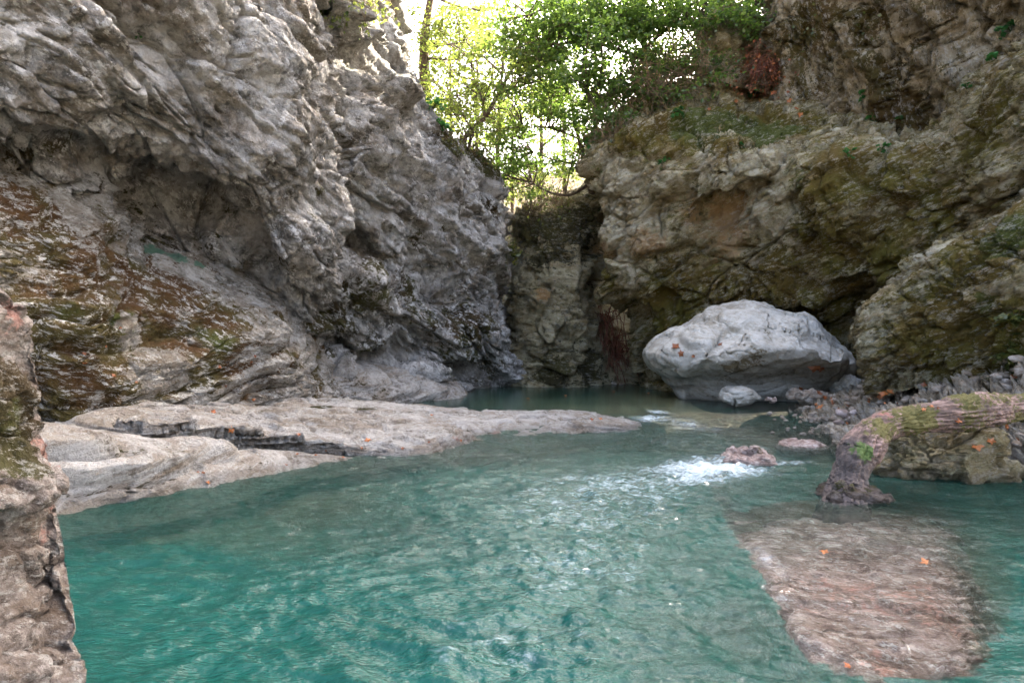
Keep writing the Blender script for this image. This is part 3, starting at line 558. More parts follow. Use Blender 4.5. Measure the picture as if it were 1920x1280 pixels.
o = blob('boulder', [(1209, 660), (1222, 690), (1262, 722), (1280, 748), (1330, 770), (1420, 770), (1500, 765), (1560, 745), (1583, 725), (1590, 705), (1560, 650), (1530, 615), (1500, 590), (1460, 572), (1400, 561), (1370, 563), (1310, 590), (1285, 612), (1235, 632)],
         17.6, 2.0, 1.6, M_bould, 420, 260, .62, dict(bed=(.1, .2, 1), thick=1.0, length=2.0, big=.08, block=.03, crack=.02, small=.008, knob=0, fine=.01, tilt=.4, seed=12), boulder_post,
         moss=[(1390, 690, 70, .85), (1440, 700, 50, .6), (1340, 700, 40, .4), (1235, 640, 25, .5), (1440, 620, 18, .6), (1300, 605, 20, .5), (1360, 725, 40, .5)], base=-.22, up=-.2,
         bumps=[(1425, 640, 26, .16), (1395, 632, 14, .06), (1310, 628, 30, .12), (1485, 612, 34, .14), (1380, 598, 28, .1), (1250, 665, 26, .14), (1340, 585, 26, .08)],
         lines=[([(1292, 612), (1330, 606), (1370, 612), (1400, 600)], .05, .12), ([(1392, 648), (1398, 626), (1430, 614), (1462, 624), (1468, 645), (1440, 660)], .05, .15), ([(1405, 640), (1420, 630), (1440, 634)], .03, .07), ([(1330, 650), (1390, 656), (1440, 668)], .05, .10), ([(1478, 580), (1500, 612), (1505, 640), (1475, 655)], .05, .14), ([(1400, 575), (1440, 590), (1470, 590)], .04, .09), ([(1240, 650), (1262, 672), (1275, 700)], .06, .14)])
tag(o, 'huge white rounded boulder standing at the edge of the pool', 'boulder')
def small_rock(name, outl, Y, df, db, mat, label, cat='rock', group=None, seed=20, **kw):
    o = blob(name, outl, Y, df, db, mat, 90, 50, .6, dict(bed=(.1, .2, 1), thick=.3, length=.5, big=.05, block=.05, crack=.03, small=.02, knob=0, fine=.012, seed=seed), **kw)
    return tag(o, label, cat, group)
small_rock('rock', [(1352, 752), (1353, 736), (1368, 724), (1395, 722), (1418, 735), (1425, 750), (1390, 758)], 15.6, .4, .5, M_bould, 'smooth oval grey stone leaning against the front of the big white boulder', base=-.6, seed=21)
small_rock('rock', [(1575, 745), (1568, 720), (1580, 702), (1597, 703), (1606, 725), (1606, 745)], 16.6, .5, .6, M_bould, 'pale triangular rock at the right foot of the big white boulder', base=-.5, seed=22)
small_rock('rock', [(1478, 748), (1482, 735), (1495, 730), (1506, 738), (1506, 750)], 15.3, .2, .3, M_stone, 'small grey stone left of another at the right front of the boulder', base=-.5, seed=23)
small_rock('rock', [(1500, 752), (1505, 735), (1525, 728), (1548, 734), (1556, 750), (1530, 757)], 15.2, .25, .3, M_stone, 'flat topped grey rock with orange leaves in front of the boulder', base=-.5, seed=24)
small_rock('rock', [(1434, 750), (1440, 741), (1450, 742), (1454, 750), (1444, 755)], 15, .15, .2, M_pink, 'tiny white pebble at the waterline before the boulder', base=-.6, seed=25)
small_rock('rock', [(1355, 872), (1362, 852), (1385, 846), (1405, 850), (1425, 842), (1448, 855), (1450, 872), (1400, 885)], 8.9, .35, .5, M_wet, 'low wet rock breaking the rapids with foam round it', base=-.5, seed=26)
small_rock('rock', [(1465, 845), (1470, 832), (1500, 827), (1545, 832), (1550, 842), (1510, 850)], 10.4, .3, .4, M_wet, 'flat wet stone barely above the water left of the log', base=-.4, seed=27)
o = blob('rock', [(1652, 890), (1662, 845), (1690, 812), (1730, 793), (1785, 783), (1830, 792), (1856, 822), (1862, 850), (1884, 880), (1870, 912), (1800, 925), (1700, 915)], 8.2, .55, .7, M_right, 200, 110, .6,
         dict(bed=(.2, .3, -.9), thick=.3, length=.5, big=.12, block=.14, crack=.07, small=.04, knob=.01, fine=.02, seed=28), base=-.45, up=.0, moss=[(1850, 850, 40, .6), (1700, 870, 50, .4)], red=[(1830, 840, 14, .6)])
tag(o, 'grey cracked rock sitting in the water behind the fallen log', 'rock')
o = blob('rock', [(-436, 560), (-216, 520), (-16, 535), (16, 560), (32, 585), (26, 625), (20, 660), (42, 705), (52, 750), (39, 800), (46, 850), (82, 885), (102, 920), (92, 948), (56, 968), (48, 1040), (38, 1100), (69, 1180), (109, 1250), (144, 1330), (84, 1450), (-216, 1500), (-436, 1300)], 2.75, .5, .30, M_fore, 420, 240, .5, back=1.6,
         disp=dict(bed=(.1, .2, 1), thick=.4, length=.5, big=.05, block=.05, crack=.03, small=.02, knob=.010, fine=.012, knob_s=.05, tilt=.6, seed=29), moss=[(25, 780, 150, 1.5), (15, 835, 110, 1.4), (20, 580, 40, .6), (10, 980, 50, .3)], base=-.4, up=.1,
         red=[(60, 890, 110, 1.), (20, 690, 70, .8), (10, 1080, 90, .95), (30, 590, 50, .8), (20, 900, 110, .9), (60, 1000, 60, .6)], green=[(20, 780, 80, .5)])
tag(o, 'mossy reddish rock close up at the left edge of the frame', 'rock')

# flat rock just under the surface, lower right
def wl(px, py, z):  # a point on the level z seen at this pixel
    return tuple(onwater(px, py, z))
Sb = np.stack([resample([wl(*p) for p in c], 150) for c in [
    [(1330, 980, -.55), (1370, 985, -.12), (1450, 962, -.07), (1600, 950, -.10), (1740, 955, -.25), (1800, 960, -.7)],
    [(1345, 1040, -.55), (1390, 1035, -.05), (1500, 1020, -.01), (1620, 1010, -.03), (1760, 1010, -.12), (1850, 1010, -.7)],
    [(1400, 1100, -.5), (1445, 1090, -.0), (1540, 1080, .0), (1650, 1070, -.01), (1775, 1065, -.06), (1850, 1070, -.7)],
    [(1440, 1170, -.5), (1480, 1155, .02), (1570, 1145, .035), (1680, 1135, .025), (1800, 1130, -.03), (1870, 1140, -.7)],
    [(1480, 1260, -.5), (1520, 1230, .0), (1600, 1220, .03), (1700, 1215, .03), (1820, 1210, -.04), (1890, 1220, -.7)],
    [(1560, 1330, -.6), (1590, 1300, -.10), (1650, 1290, -.04), (1720, 1285, -.03), (1820, 1280, -.1), (1900, 1290, -.7)],
    [(1620, 1450, -.8), (1650, 1420, -.45), (1690, 1410, -.4), (1740, 1400, -.4), (1820, 1390, -.5), (1900, 1380, -.8)]]])
G = catmull(Sb, np.linspace(0, 6, 260)); N = grid_normals(G); N *= np.sign(N[..., 2].mean())
P = G.reshape(-1, 3); n = N.reshape(-1, 3)
V = P + np.array((0, 0, -.055)) + n * (rock_disp(P, bed=(0.2, .1, 1), thick=.3, length=.4, big=.05, block=.035, crack=.02, small=.02, knob=.006, fine=.012, knob_s=.06, seed=30))[:, None]
Fc = grid_faces(260, 150)
if np.cross(V[150] - V[0], V[1] - V[0])[2] < 0: Fc = Fc[:, ::-1]
slabV = V
o = mesh('rock', V, Fc, M_wet, attrs=rock_attrs(V, n, base=-.15, up=0, red=[(1650, 1130, 260, .55), (1720, 1100, 40, .6), (1560, 1040, 50, .5), (1800, 1180, 50, .6), (1500, 1100, 40, .5), (1650, 1250, 60, .6)]))
tag(o, 'flat reddish rock just awash under clear water at the lower right', 'rock')

# ------------------------------------------------------------------ riverbed and water
bedpts = [onwater(px, py) * np.array((1, 1, 0)) + np.array((0, 0, -d)) for px, py, d in [
    (200, 1150, 1.4), (300, 1060, 1.1), (600, 1200, 1.9), (960, 1150, 1.9), (960, 1300, 2), (1100, 1000, 1.3), (900, 900, .95), (600, 960, .28), (300, 1000, .3), (750, 980, .5), (450, 1010, .4), (900, 950, 1.1), (1300, 1250, .7), (1400, 1200, .45),
    (1250, 1100, 1.0), (1300, 1020, 1.1), (1900, 1100, 1.3), (1900, 1250, 1.4), (1900, 950, .35), (1700, 935, .35), (1500, 830, .12), (1400, 815, .12), (1300, 830, .4), (1100, 870, .8), (1200, 920, 1.1), (1400, 930, .6), (1560, 960, .4),
    (1100, 735, 1.8), (950, 740, 1.8), (1250, 745, 1.3), (1330, 765, .8), (1270, 768, .8), (1200, 762, 1.0), (900, 755, 1.3), (1450, 775, .08), (1200, 775, .5), (1350, 790, .14), (1100, 760, 1.2), (450, 920, .35), (700, 875, .25), (850, 858, .25), (1000, 850, .3)]]
bedpts = np.array(bedpts)
def bed_z(X, Y):
    num = 0; den = 0
    for bx, by, bz in bedpts:
        sc = .12 * by + .3
        wgt = 1 / (((X - bx) ** 2 + (Y - by) ** 2) / sc ** 2 + .05) ** 2
        num = num + wgt * bz; den = den + wgt
    return num / den
def axis(lo, hi, n, ext):
    return np.concatenate([-np.array(ext[::-1], float), np.linspace(lo, hi, n), np.array(ext, float)])
gx = axis(-9, 9, 220, [14, 30, 80, 200, 600]); gy = np.concatenate([[-600, -200, -80, -30, -12], np.linspace(-2, 28, 300), [40, 80, 200, 600]])
X, Y = np.meshgrid(gx, gy, indexing='ij')
Z = bed_z(X, Y); P = np.stack([X, Y, Z], -1).reshape(-1, 3)
f1, f2, r, rel = worley(P * np.array((2.6, 2.6, .1)))
P[:, 2] += np.where(np.abs(P[:, 0]) < 10, .1 * (.5 - f1) + .06 * fbm(P * 1.5, 3), 0)
P[:, 2] = np.minimum(P[:, 2], np.where((np.abs(P[:, 0]) > 8), -.4, 9))
o = mesh('riverbed', P, grid_faces(len(gx), len(gy)), M_bed, attrs=rock_attrs(P, np.tile((0., 0, 0), (len(P), 1)), base=-.45))
tag(o, 'stony riverbed under the clear green water', 'riverbed', kind='structure')

yr = np.concatenate([[-60, -20, -6, -1], np.geomspace(.9, 27, q(760))]); uu = np.linspace(-1, 1, q(620))
Yg, U = np.meshgrid(yr, uu, indexing='ij')
Xg = U * (np.maximum(Yg, 1) * .82 + 1.6)
P = np.stack([Xg, Yg, 0 * Xg], -1).reshape(-1, 3)
x, y = P[:, 0], P[:, 1]
lip = 12.9 + .25 * np.sin(x * 1.1) + .1 * x
level = .11 * ss(-2.6, .4, y - lip) 
calm = ss(-.3, 1.2, y - lip)
amp = 1 - .93 * calm
flow = np.stack([x + .25 * y, y, 0 * x], 1)
wp = flow + .35 * np.stack([perlin(flow * .6), perlin(flow * .6 + 40), 0 * x], 1)
def streak(px, py, rx, ry, s):
    c = onwater(px, py); return s * np.exp(-(((x - c[0]) / rx) ** 2 + ((y - c[1]) / ry) ** 2))
rough = .5 + .3 * ss(7, 4, y) + sum(streak(*a) for a in [(1000, 920, 1.2, 1.2, .2), (1330, 880, .7, .8, .9), (1250, 785, .6, .9, .8), (1200, 960, 1.1, 1.2, .3), (1050, 1000, 1., 1.2, .25), (1000, 1200, .8, .7, .4), (1450, 880, .6, .5, .6), (1350, 820, 1, 1, .4)])
h = .036 * (1 - np.abs(fbm(wp * np.array((.9, 1.9, 1)), 2)) * 1.6) + .030 * (1 - 2 * np.abs(perlin(wp * np.array((2.2, 4.3, 1)) + 3))) + .016 * perlin(wp * np.array((6, 11, 1)) + 8) + .008 * perlin(wp * np.array((13, 22, 1)) + 18)
slab_c = onwater(1620, 1090)
h = h * amp * rough + level
foam = sum(streak(*a) for a in [(1235, 782, .28, .5, .75), (1215, 795, .3, .3, .55), (1285, 805, .35, .45, .45), (1330, 868, .42, .5, .48), (1290, 885, .4, .4, .46), (1350, 890, .45, .4, .4), (1300, 905, .35, .3, .4), (1470, 872, .4, .25, .55), (1400, 890, .5, .25, .4), (1250, 830, .4, .4, .25),
        (1440, 1060, .10, .3, .22), (1470, 1130, .1, .22, .2), (1180, 800, .4, .3, .4), (1200, 920, .6, .6, .22), (1050, 960, .6, .6, .16), (1050, 1080, .5, .4, .16)])
foam = foam * 1.25 + streak(1310, 885, .9, .8, .28) + streak(1420, 850, 1.0, .6, .14) + streak(1240, 795, .6, .7, .42) + streak(1330, 815, .8, .6, .3) + streak(1120, 960, 1.4, 1.6, .22) + streak(1000, 900, .8, .8, .12) + streak(1000, 1150, .9, .8, .10) + streak(950, 1240, .6, .4, .26) + streak(1150, 900, .9, 1.2, .2) + streak(1400, 840, 1.2, .8, .2) + streak(1450, 1050, .25, .9, .12) + streak(1100, 1050, .8, 1.2, .14)  # real foam, plus faint mid-river streaks painting sky glints on the ripples
foam = foam + .15 * foam * perlin(wp * np.array((5, 9, 1)))
h = h + .06 * np.clip(foam, 0, 1) * fbm(P * 5.5, 3, .6)
bz = bed_z(x, y)
# the flat rock makes the water shallow there: vertical depth from its own surface
cell = .05; key = {}
ix = np.round(slabV[:, 0] / cell).astype(int); iy = np.round(slabV[:, 1] / cell).astype(int)
W0, H0 = ix.min(), iy.min(); gridz = np.full((ix.max() - W0 + 1, iy.max() - H0 + 1), -9.)
np.maximum.at(gridz, (ix - W0, iy - H0), slabV[:, 2])
jx = np.round(x / cell).astype(int) - W0; jy = np.round(y / cell).astype(int) - H0
ins = (jx >= 0) & (jx < gridz.shape[0]) & (jy >= 0) & (jy < gridz.shape[1])
sz = np.full(len(x), -9.); sz[ins] = gridz[jx[ins], jy[ins]]
bz = np.maximum(bz, sz)
sz[(np.abs(x - 2.6) > 2.5) | (y > 9)] = -9
h = np.where(sz > -.2, np.maximum(h, sz + .008 + .012 * perlin(P * 7)), h)
P[:, 2] = h
dep = np.clip(level - bz, 0, 3)
# keep a thin sheet of water over the awash rock
turb = 1 - np.exp(-1.9 * np.maximum(dep - .03, 0))
t = NT('river_water')
fm = t.attr('foam')
sv = t.scaled((9, 15, 9))
nb = t.noise(1, 5, .65, t.scaled((5, 10, 6))); nb2 = t.noise(1, 4, .6, t.scaled((16, 30, 16)))
calmN = t.attr('calm')
bh = t.math('MULTIPLY', t.math('ADD', nb, t.math('MULTIPLY', nb2, .6)), t.math('SUBTRACT', 1.0, t.math('MULTIPLY', calmN, .9)))
nrm = t.bump(bh, .6, .05)
deep = t.mix(t.noise(.6, 4, .6), (.002, .033, .025), (.007, .068, .052))
deep = t.mix(t.math('MULTIPLY', calmN, .75), deep, (.012, .042, .028))
df = t.n('ShaderNodeBsdfDiffuse'); t.put(df.inputs[0], deep)
tr = t.n('ShaderNodeBsdfTransparent'); t.put(tr.inputs[0], t.mix(t.attr('turb'), (.95, .98, .96), (.62, .88, .80)))
mx = t.n('ShaderNodeMixShader'); t.put(mx.inputs[0], t.attr('turb')); t.t.links.new(tr.outputs[0], mx.inputs[1]); t.t.links.new(df.outputs[0], mx.inputs[2])
gl = t.n('ShaderNodeBsdfGlossy'); gl.inputs['Roughness'].default_value = .12; t.put(gl.inputs['Normal'], nrm)
fr = t.n('ShaderNodeFresnel'); fr.inputs[0].default_value = 1.33; t.put(fr.inputs['Normal'], nrm)
m2 = t.n('ShaderNodeMixShader'); t.put(m2.inputs[0], fr.outputs[0]); t.t.links.new(mx.outputs[0], m2.inputs[1]); t.t.links.new(gl.outputs[0], m2.inputs[2])
fo = t.n('ShaderNodeBsdfDiffuse'); fo.inputs[0].default_value = (.50, .57, .59, 1)
fn = t.noise(1, 8, .74, t.scaled((6, 12, 8), (0, 0, .35)), .5)
fs = t.noise(1, 7, .8, t.scaled((26, 48, 20), (0, 0, .35)))
f_ = t.math('ADD', t.math('MULTIPLY', fm, .75), t.math('ADD', t.math('MULTIPLY', t.math('SUBTRACT', fn, .5), 2.0), t.math('MULTIPLY', t.math('SUBTRACT', fs, .5), 1.4)))
ff = t.math('MULTIPLY', t.step(f_, .2, 1.25), t.math('MINIMUM', t.math('MULTIPLY', fm, 2.4), .8))
m3 = t.n('ShaderNodeMixShader'); t.put(m3.inputs[0], ff); t.t.links.new(m2.outputs[0], m3.inputs[1]); t.t.links.new(fo.outputs[0], m3.inputs[2])
M_water = t.out(m3.outputs[0])
o = mesh('water', P, grid_faces(len(yr), len(uu))[:, ::-1], M_water, attrs=dict(foam=foam, turb=turb, calm=calm))
tag(o, 'clear turquoise river water with small rapids', 'water', kind='structure')

# ------------------------------------------------------------------ tubes, logs, trees
def tube_arrays(pts, radii, seg=8, smooth_n=None, wob=0.):
    P = np.asarray(pts, float); n = smooth_n or max(4, 4 * len(P))
    tt = np.linspace(0, len(P) - 1, n); D = catmull(P, tt); R = np.interp(tt, np.linspace(0, len(P) - 1, len(radii)), radii)
    T = np.gradient(D, axis=0); T /= np.linalg.norm(T, axis=1)[:, None] + 1e-9
    ref = np.array((0.31, .2, .93)); ref = np.where(np.abs(T @ ref)[:, None] > .95, np.array((1., 0, 0)), ref)
    A_ = np.cross(T, ref); A_ /= np.linalg.norm(A_, axis=1)[:, None]; B_ = np.cross(T, A_)
    a = np.linspace(0, 2 * math.pi, seg, endpoint=False)
    V = D[:, None] + R[:, None, None] * (np.cos(a)[None, :, None] * A_[:, None] + np.sin(a)[None, :, None] * B_[:, None])
    V = V.reshape(-1, 3)
    i = np.arange(n - 1)[:, None]; j = np.arange(seg)[None, :]
    Fc = np.stack([i * seg + j, i * seg + (j + 1) % seg, (i + 1) * seg + (j + 1) % seg, (i + 1) * seg + j], -1).reshape(-1, 4)
    return V, Fc
class Acc:
    def __init__(s): s.V = []; s.F = []; s.n = 0
    def add(s, V, Fc): s.V.append(V); s.F.append(Fc + s.n); s.n += len(V)
    def tube(s, pts, radii, seg=6, n=None): s.add(*tube_arrays(pts, radii, seg, n))
    def build(s, name, mat, parent=None): return mesh(name, np.concatenate(s.V), np.concatenate(s.F), mat, parent)
def leaf_arrays(cen, nrm_jit, size, flat_up=.8):
    n = len(cen); nr = rng.normal(size=(n, 3)) * nrm_jit + np.array((0, 0, flat_up)); nr /= np.linalg.norm(nr, axis=1)[:, None]
    d = rng.normal(size=(n, 3)); d -= nr * np.sum(d * nr, 1)[:, None]; d /= np.linalg.norm(d, axis=1)[:, None]
    e = np.cross(nr, d); s = (size * rng.uniform(.6, 1.3, n))[:, None]
    w_ = .36
    V = np.stack([cen - d * s * .5, cen + e * s * w_ + nr * s * .1 - d * s * .05, cen + d * s * .55, cen - e * s * w_ + nr * s * .1 - d * s * .05], 1).reshape(-1, 3)
    b = np.arange(n) * 4
    Fc = np.concatenate([np.stack([b, b + 1, b + 2], 1), np.stack([b, b + 2, b + 3], 1)])
    return V, Fc, np.repeat(rng.random(n), 4)
def tree(name, label, trunk, r0, r1, limbs, clumps, leafm, lsize, cat='tree', group=None, barkm=None, twigs=True):
    """trunk, limbs: polylines of (px,py,Y); clumps: (px,py,Y,rx_px,ry_px,depth,sprays,leaves per spray)"""
    base = at(*trunk[0]); t = empty(name, tuple(base)); off = base
    tk = Acc(); tp = np.array([at(*p) for p in trunk]); tk.tube(tp - off, [r0, r1], 9)
    sup = [resample(tp, 20)[6:]]
    for l, ra, rb in limbs:
        lp = np.array([at(*p) for p in l]); tk.tube(lp - off, [ra, rb], 7); sup.append(resample(lp, 14))
    sup = np.concatenate(sup)
    cs, lv, tone = [], [], []
    for (px, py, Yc, rx, ry, dp, ns, nl) in clumps:
        for k in range(ns):
            a = rng.normal(size=2) * .5; yy = Yc + rng.normal() * dp * .5
            c = at(px + a[0] * rx, py + a[1] * ry, yy)
            i = np.argmin(np.linalg.norm(sup - c, axis=1)); s = sup[i]
            rad = rng.uniform(.35, .8)
            if twigs:
                mid = (s + c) / 2 + rng.normal(size=3) * .15 + np.array((0, 0, .12))
                tk.tube(np.array([s, mid, c]) - off, [.028, .007], 4, 7)
                for q_ in range(3):
                    e_ = c + rng.normal(size=3) * np.array((.5, .5, .2)) * rad
                    tk.tube(np.array([(mid + c) / 2, (c + e_) / 2 + rng.normal(size=3) * .05, e_]) - off, [.010, .003], 3, 4)
            pt = c + rng.normal(size=(nl, 3)) * np.array((.55, .55, .16)) * rad
            lv.append(pt); tone.append(np.full(nl, rng.random()))
    tk.build('trunk', barkm or M_bark, t)
    V, Fc, rv = leaf_arrays(np.concatenate(lv) - off, .55, lsize)
    mesh('crown', V, Fc, leafm, t, dict(rnd=.4 * rv + .6 * np.repeat(np.concatenate(tone), 4)), smooth=False)
    return tag(t, label, cat, group)

# fallen log
lp = [at(1572, 1040, 6.6), at(1580, 965, 6.75), at(1588, 915, 6.9), at(1598, 870, 7.0), at(1622, 826, 7.1), at(1660, 798, 7.2), at(1722, 784, 7.3), at(1800, 776, 7.4), at(1870, 770, 7.5), at(1940, 762, 7.6), at(2200, 738, 8.0)]
V, Fc = tube_arrays(lp, [.25, .225, .195, .175, .16, .13, .12, .125, .13, .135, .15], 90, 480)
ctr = catmull(np.array(lp), np.linspace(0, 10, 480)).repeat(90, 0); nn = V - ctr; nn /= np.linalg.norm(nn, axis=1)[:, None]
P2 = V * 1.0
ang = np.tile(np.linspace(0, 2 * math.pi, 90, endpoint=False), 480); run = np.repeat(np.linspace(0, 4.2, 480), 90)
bk = np.stack([run * 1.6, 2.2 * np.cos(ang), 2.2 * np.sin(ang)], 1)
f1, f2, r, rel = worley(bk * np.array((1.3, 1.9, 1.9)) + .25 * fbm(bk * 2, 2)[:, None])
dd = .06 * fbm(V * 1.7, 3) + .02 * (r[:, 3] - .5) - .02 * np.exp(-((f2 - f1) / .08) ** 2) + .016 * fbm(bk * np.array((1, 3.2, 3.2)), 4, .6, True) + .006 * fbm(V * 22, 2)
lm = np.clip(spots3(V, [(1720, 780, 60, .9), (1790, 765, 60, 1.), (1860, 760, 50, 1.), (1910, 745, 50, .9), (1640, 830, 26, 1.), (1622, 850, 24, .9)]) - .3, 0, 1)
dd += .03 * lm * (.6 + perlin(V * 16) + .6 * perlin(V * 34))
for kx, kr, ka in ((1602, 862, .05), (1640, 800, .035), (1780, 752, .03)):
    kc = V[np.argmin(np.hypot(960 + V[:, 0] / V[:, 1] * F - kx, 640 + (CAM_H - V[:, 2]) / V[:, 1] * F - kr) + V[:, 1])]
    kd = np.linalg.norm(V - kc, axis=1); dd += ka * np.exp(-(kd / .07) ** 2) - ka * .9 * np.exp(-(kd / .03) ** 2)
V = V + nn * dd[:, None]
t = NT('log_bark')
n2 = t.noise(1, 8, .7, t.scaled((4, 14, 14))); n3 = t.noise(20, 6, .7)
c = t.ramp(n2, [(.34, (.045, .032, .026)), (.5, (.13, .085, .066)), (.64, (.30, .20, .165))])
c = t.mix(t.step(t.math('ADD', t.attr('red'), t.math('MULTIPLY', t.math('SUBTRACT', n2, .5), 2.6)), .5, .8), c, t.mix(n3, (.25, .085, .058), (.17, .085, .065)))
c = t.mix(t.math('MULTIPLY', t.step(t.attr('dark'), .3, .7), .8), c, t.mix(n3, (.025, .021, .018), (.105, .085, .072)))
c = t.mix(t.step(t.math('ADD', t.attr('moss'), t.math('ADD', t.math('MULTIPLY', t.math('SUBTRACT', n3, .5), 1.8), t.math('MULTIPLY', t.math('SUBTRACT', t.noise(4, 6, .7), .42), 1.3))), .45, .65), c, t.mix(n3, (.115, .10, .022), (.045, .042, .010)))
c = t.mix(t.step(t.math('ADD', t.attr('green'), t.math('ADD', t.math('MULTIPLY', t.math('SUBTRACT', n3, .5), 2.), t.math('MULTIPLY', t.math('SUBTRACT', t.noise(7, 6, .7), .5), 2.6))), .5, .75), c, t.mix(n3, (.035, .06, .012), (.075, .115, .024)))
M_log = t.out(t.principled(c, .8, t.bump(t.math('ADD', n2, t.math('MULTIPLY', n3, .4)), .8, .03), .35))
o = mesh('log', V, Fc, M_log, attrs=dict(moss=spots3(V, [(1715, 785, 60, .95), (1785, 772, 70, 1.), (1855, 768, 60, .95), (1915, 758, 70, 1.), (1650, 800, 40, .6), (1690, 775, 30, .7), (1640, 800, 25, .5), (1680, 795, 30, .6)]), green=spots3(V, [(1640, 830, 26, 1.), (1622, 850, 24, .9)]), red=spots3(V, [(1608, 830, 22, .8), (1660, 785, 40, .55), (1850, 755, 20, .6), (1600, 850, 16, .6)]), dark=spots3(V, [(1570, 920, 90, 1.), (1585, 870, 60, 1.), (1620, 905, 60, 1.)])))
tag(o, 'fallen tree trunk with moss and peeling red bark bending down into the water', 'log')
small_rock('rock', [(1535, 935), (1545, 915), (1580, 908), (1620, 915), (1655, 930), (1600, 945)], 6.95, .3, .3, M_dark, 'dark wet rock at the foot of the fallen log', base=-.2, seed=31)

# trees along the gap
tree('tree', 'leafy tree with a forked grey trunk leaning from the left wall shoulder',
     [(858, 285, 22), (880, 248, 22), (908, 222, 22), (935, 175, 22.2), (962, 130, 22.5), (1000, 90, 23)], .11, .03,
     [([(908, 222, 22), (905, 190, 22), (890, 150, 22.3), (880, 110, 22.6)], .05, .02), ([(890, 240, 22), (882, 270, 21.6), (876, 285, 21.3)], .035, .01), ([(935, 175, 22.2), (980, 160, 22), (1030, 150, 22)], .04, .012), ([(885, 245, 22), (868, 215, 22.4), (858, 180, 22.8)], .04, .012)],
     [(880, 150, 22.4, 80, 80, 2.5, 26, 45), (960, 130, 22.5, 80, 60, 2.5, 26, 55), (1020, 120, 23, 70, 60, 2.5, 22, 55), (930, 250, 22.5, 50, 40, 2, 9, 45), (850, 205, 22.5, 30, 40, 1.5, 8, 40)], M_leafy, .13)
tree('tree', 'tree with dark drooping boughs at the top left beside open sky',
     [(800, 240, 25), (796, 150, 25), (795, 90, 25), (800, 40, 25), (815, -40, 25)], .24, .12,
     [([(796, 85, 25), (830, 84, 24.8), (875, 80, 24.6)], .07, .02), ([(797, 110, 25), (830, 112, 24.7), (860, 112, 24.5)], .06, .02), ([(810, -10, 25), (850, 10, 24.7), (900, 20, 24.5)], .07, .02), ([(796, 140, 25), (830, 170, 24.8), (850, 200, 24.5)], .05, .015)],
     [(835, 60, 24.7, 70, 40, 2, 22, 50), (870, 40, 24.5, 60, 50, 2, 16, 60), (840, 130, 24.6, 60, 50, 2, 18, 40), (810, 200, 24.6, 30, 50, 1.5, 12, 50)], M_leafy, .14)
tree('tree', 'broad leafy tree arching over the gap from the mossy shelf',
     [(1262, 225, 22.5), (1240, 160, 22.8), (1210, 90, 23), (1190, 20, 23.2), (1180, -60, 23.5)], .16, .08,
     [([(1225, 120, 23), (1150, 90, 22.6), (1080, 80, 22), (1010, 90, 21.6)], .07, .02), ([(1200, 50, 23.1), (1120, 20, 22.5), (1050, 10, 22), (990, 30, 21.6)], .07, .02), ([(1235, 150, 22.9), (1160, 150, 22), (1100, 170, 21.8)], .05, .015), ([(1210, 90, 23), (1260, 50, 22.3), (1310, 30, 22)], .05, .015)],
     [(1060, 90, 22, 110, 60, 2, 44, 70), (1160, 60, 22, 110, 60, 2, 44, 80), (1080, 20, 22, 120, 40, 2, 34, 75), (1240, 40, 22, 90, 50, 1.5, 30, 75), (1130, 140, 22, 90, 40, 1.5, 24, 60), (1180, 0, 22, 120, 40, 2, 26, 80), (990, 70, 22, 50, 50, 1.5, 12, 60), (1310, 15, 22, 70, 40, 1.5, 16, 70), (1200, 175, 21.6, 100, 35, 1.2, 16, 60), (1290, 125, 22, 80, 35, 1.2, 14, 60), (1130, 225, 21.2, 45, 40, 1, 9, 55), (1400, 35, 22.3, 60, 40, 1, 12, 65)], M_leaf, .14)
tree('tree', 'dark green tree standing on the back wall with thin leaning stems',
     [(1112, 375, 23), (1100, 320, 23.1), (1085, 260, 23.2), (1070, 190, 23.3), (1050, 110, 23.4)], .11, .03,
     [([(1105, 345, 23), (1070, 365, 22.8), (1035, 362, 22.7), (1000, 345, 22.6)], .07, .015), ([(1098, 310, 23.1), (1040, 300, 23), (1000, 285, 23)], .045, .012), ([(1085, 260, 23.2), (1030, 240, 23), (980, 240, 23)], .04, .01), ([(1090, 280, 23.2), (1120, 230, 23), (1140, 200, 23)], .04, .01)],
     [(1040, 190, 23, 90, 40, 2, 32, 60), (1020, 250, 23, 90, 35, 2, 26, 55), (960, 300, 22.5, 40, 40, 1.5, 16, 70), (1060, 300, 23, 60, 40, 1.5, 12, 45), (1090, 220, 23, 60, 50, 2, 20, 60), (925, 320, 22.6, 18, 20, .8, 9, 80)], M_leaf, .12)
tree('tree', 'slender tree with tangled bare twigs over the mossy shelf edge',
     [(1330, 165, 23.5), (1325, 100, 23.8), (1340, 30, 24), (1350, -50, 24)], .12, .06,
     [([(1328, 110, 23.8), (1290, 60, 24), (1260, 20, 24)], .05, .015), ([(1335, 60, 24), (1380, 20, 23.6), (1420, 0, 23.4)], .06, .02), ([(1326, 130, 23.7), (1280, 110, 23.5), (1230, 100, 23.4)], .04, .012)],
     [(1290, 80, 24, 70, 50, 2, 16, 60), (1360, 20, 23.8, 60, 40, 1.5, 16, 60), (1240, 110, 24, 60, 40, 2, 18, 60), (1400, 70, 26, 50, 50, 2, 14, 60), (1200, 150, 23, 50, 40, 1.5, 14, 60), (1160, 200, 22.5, 40, 35, 1.5, 10, 55)], M_leaf, .12)
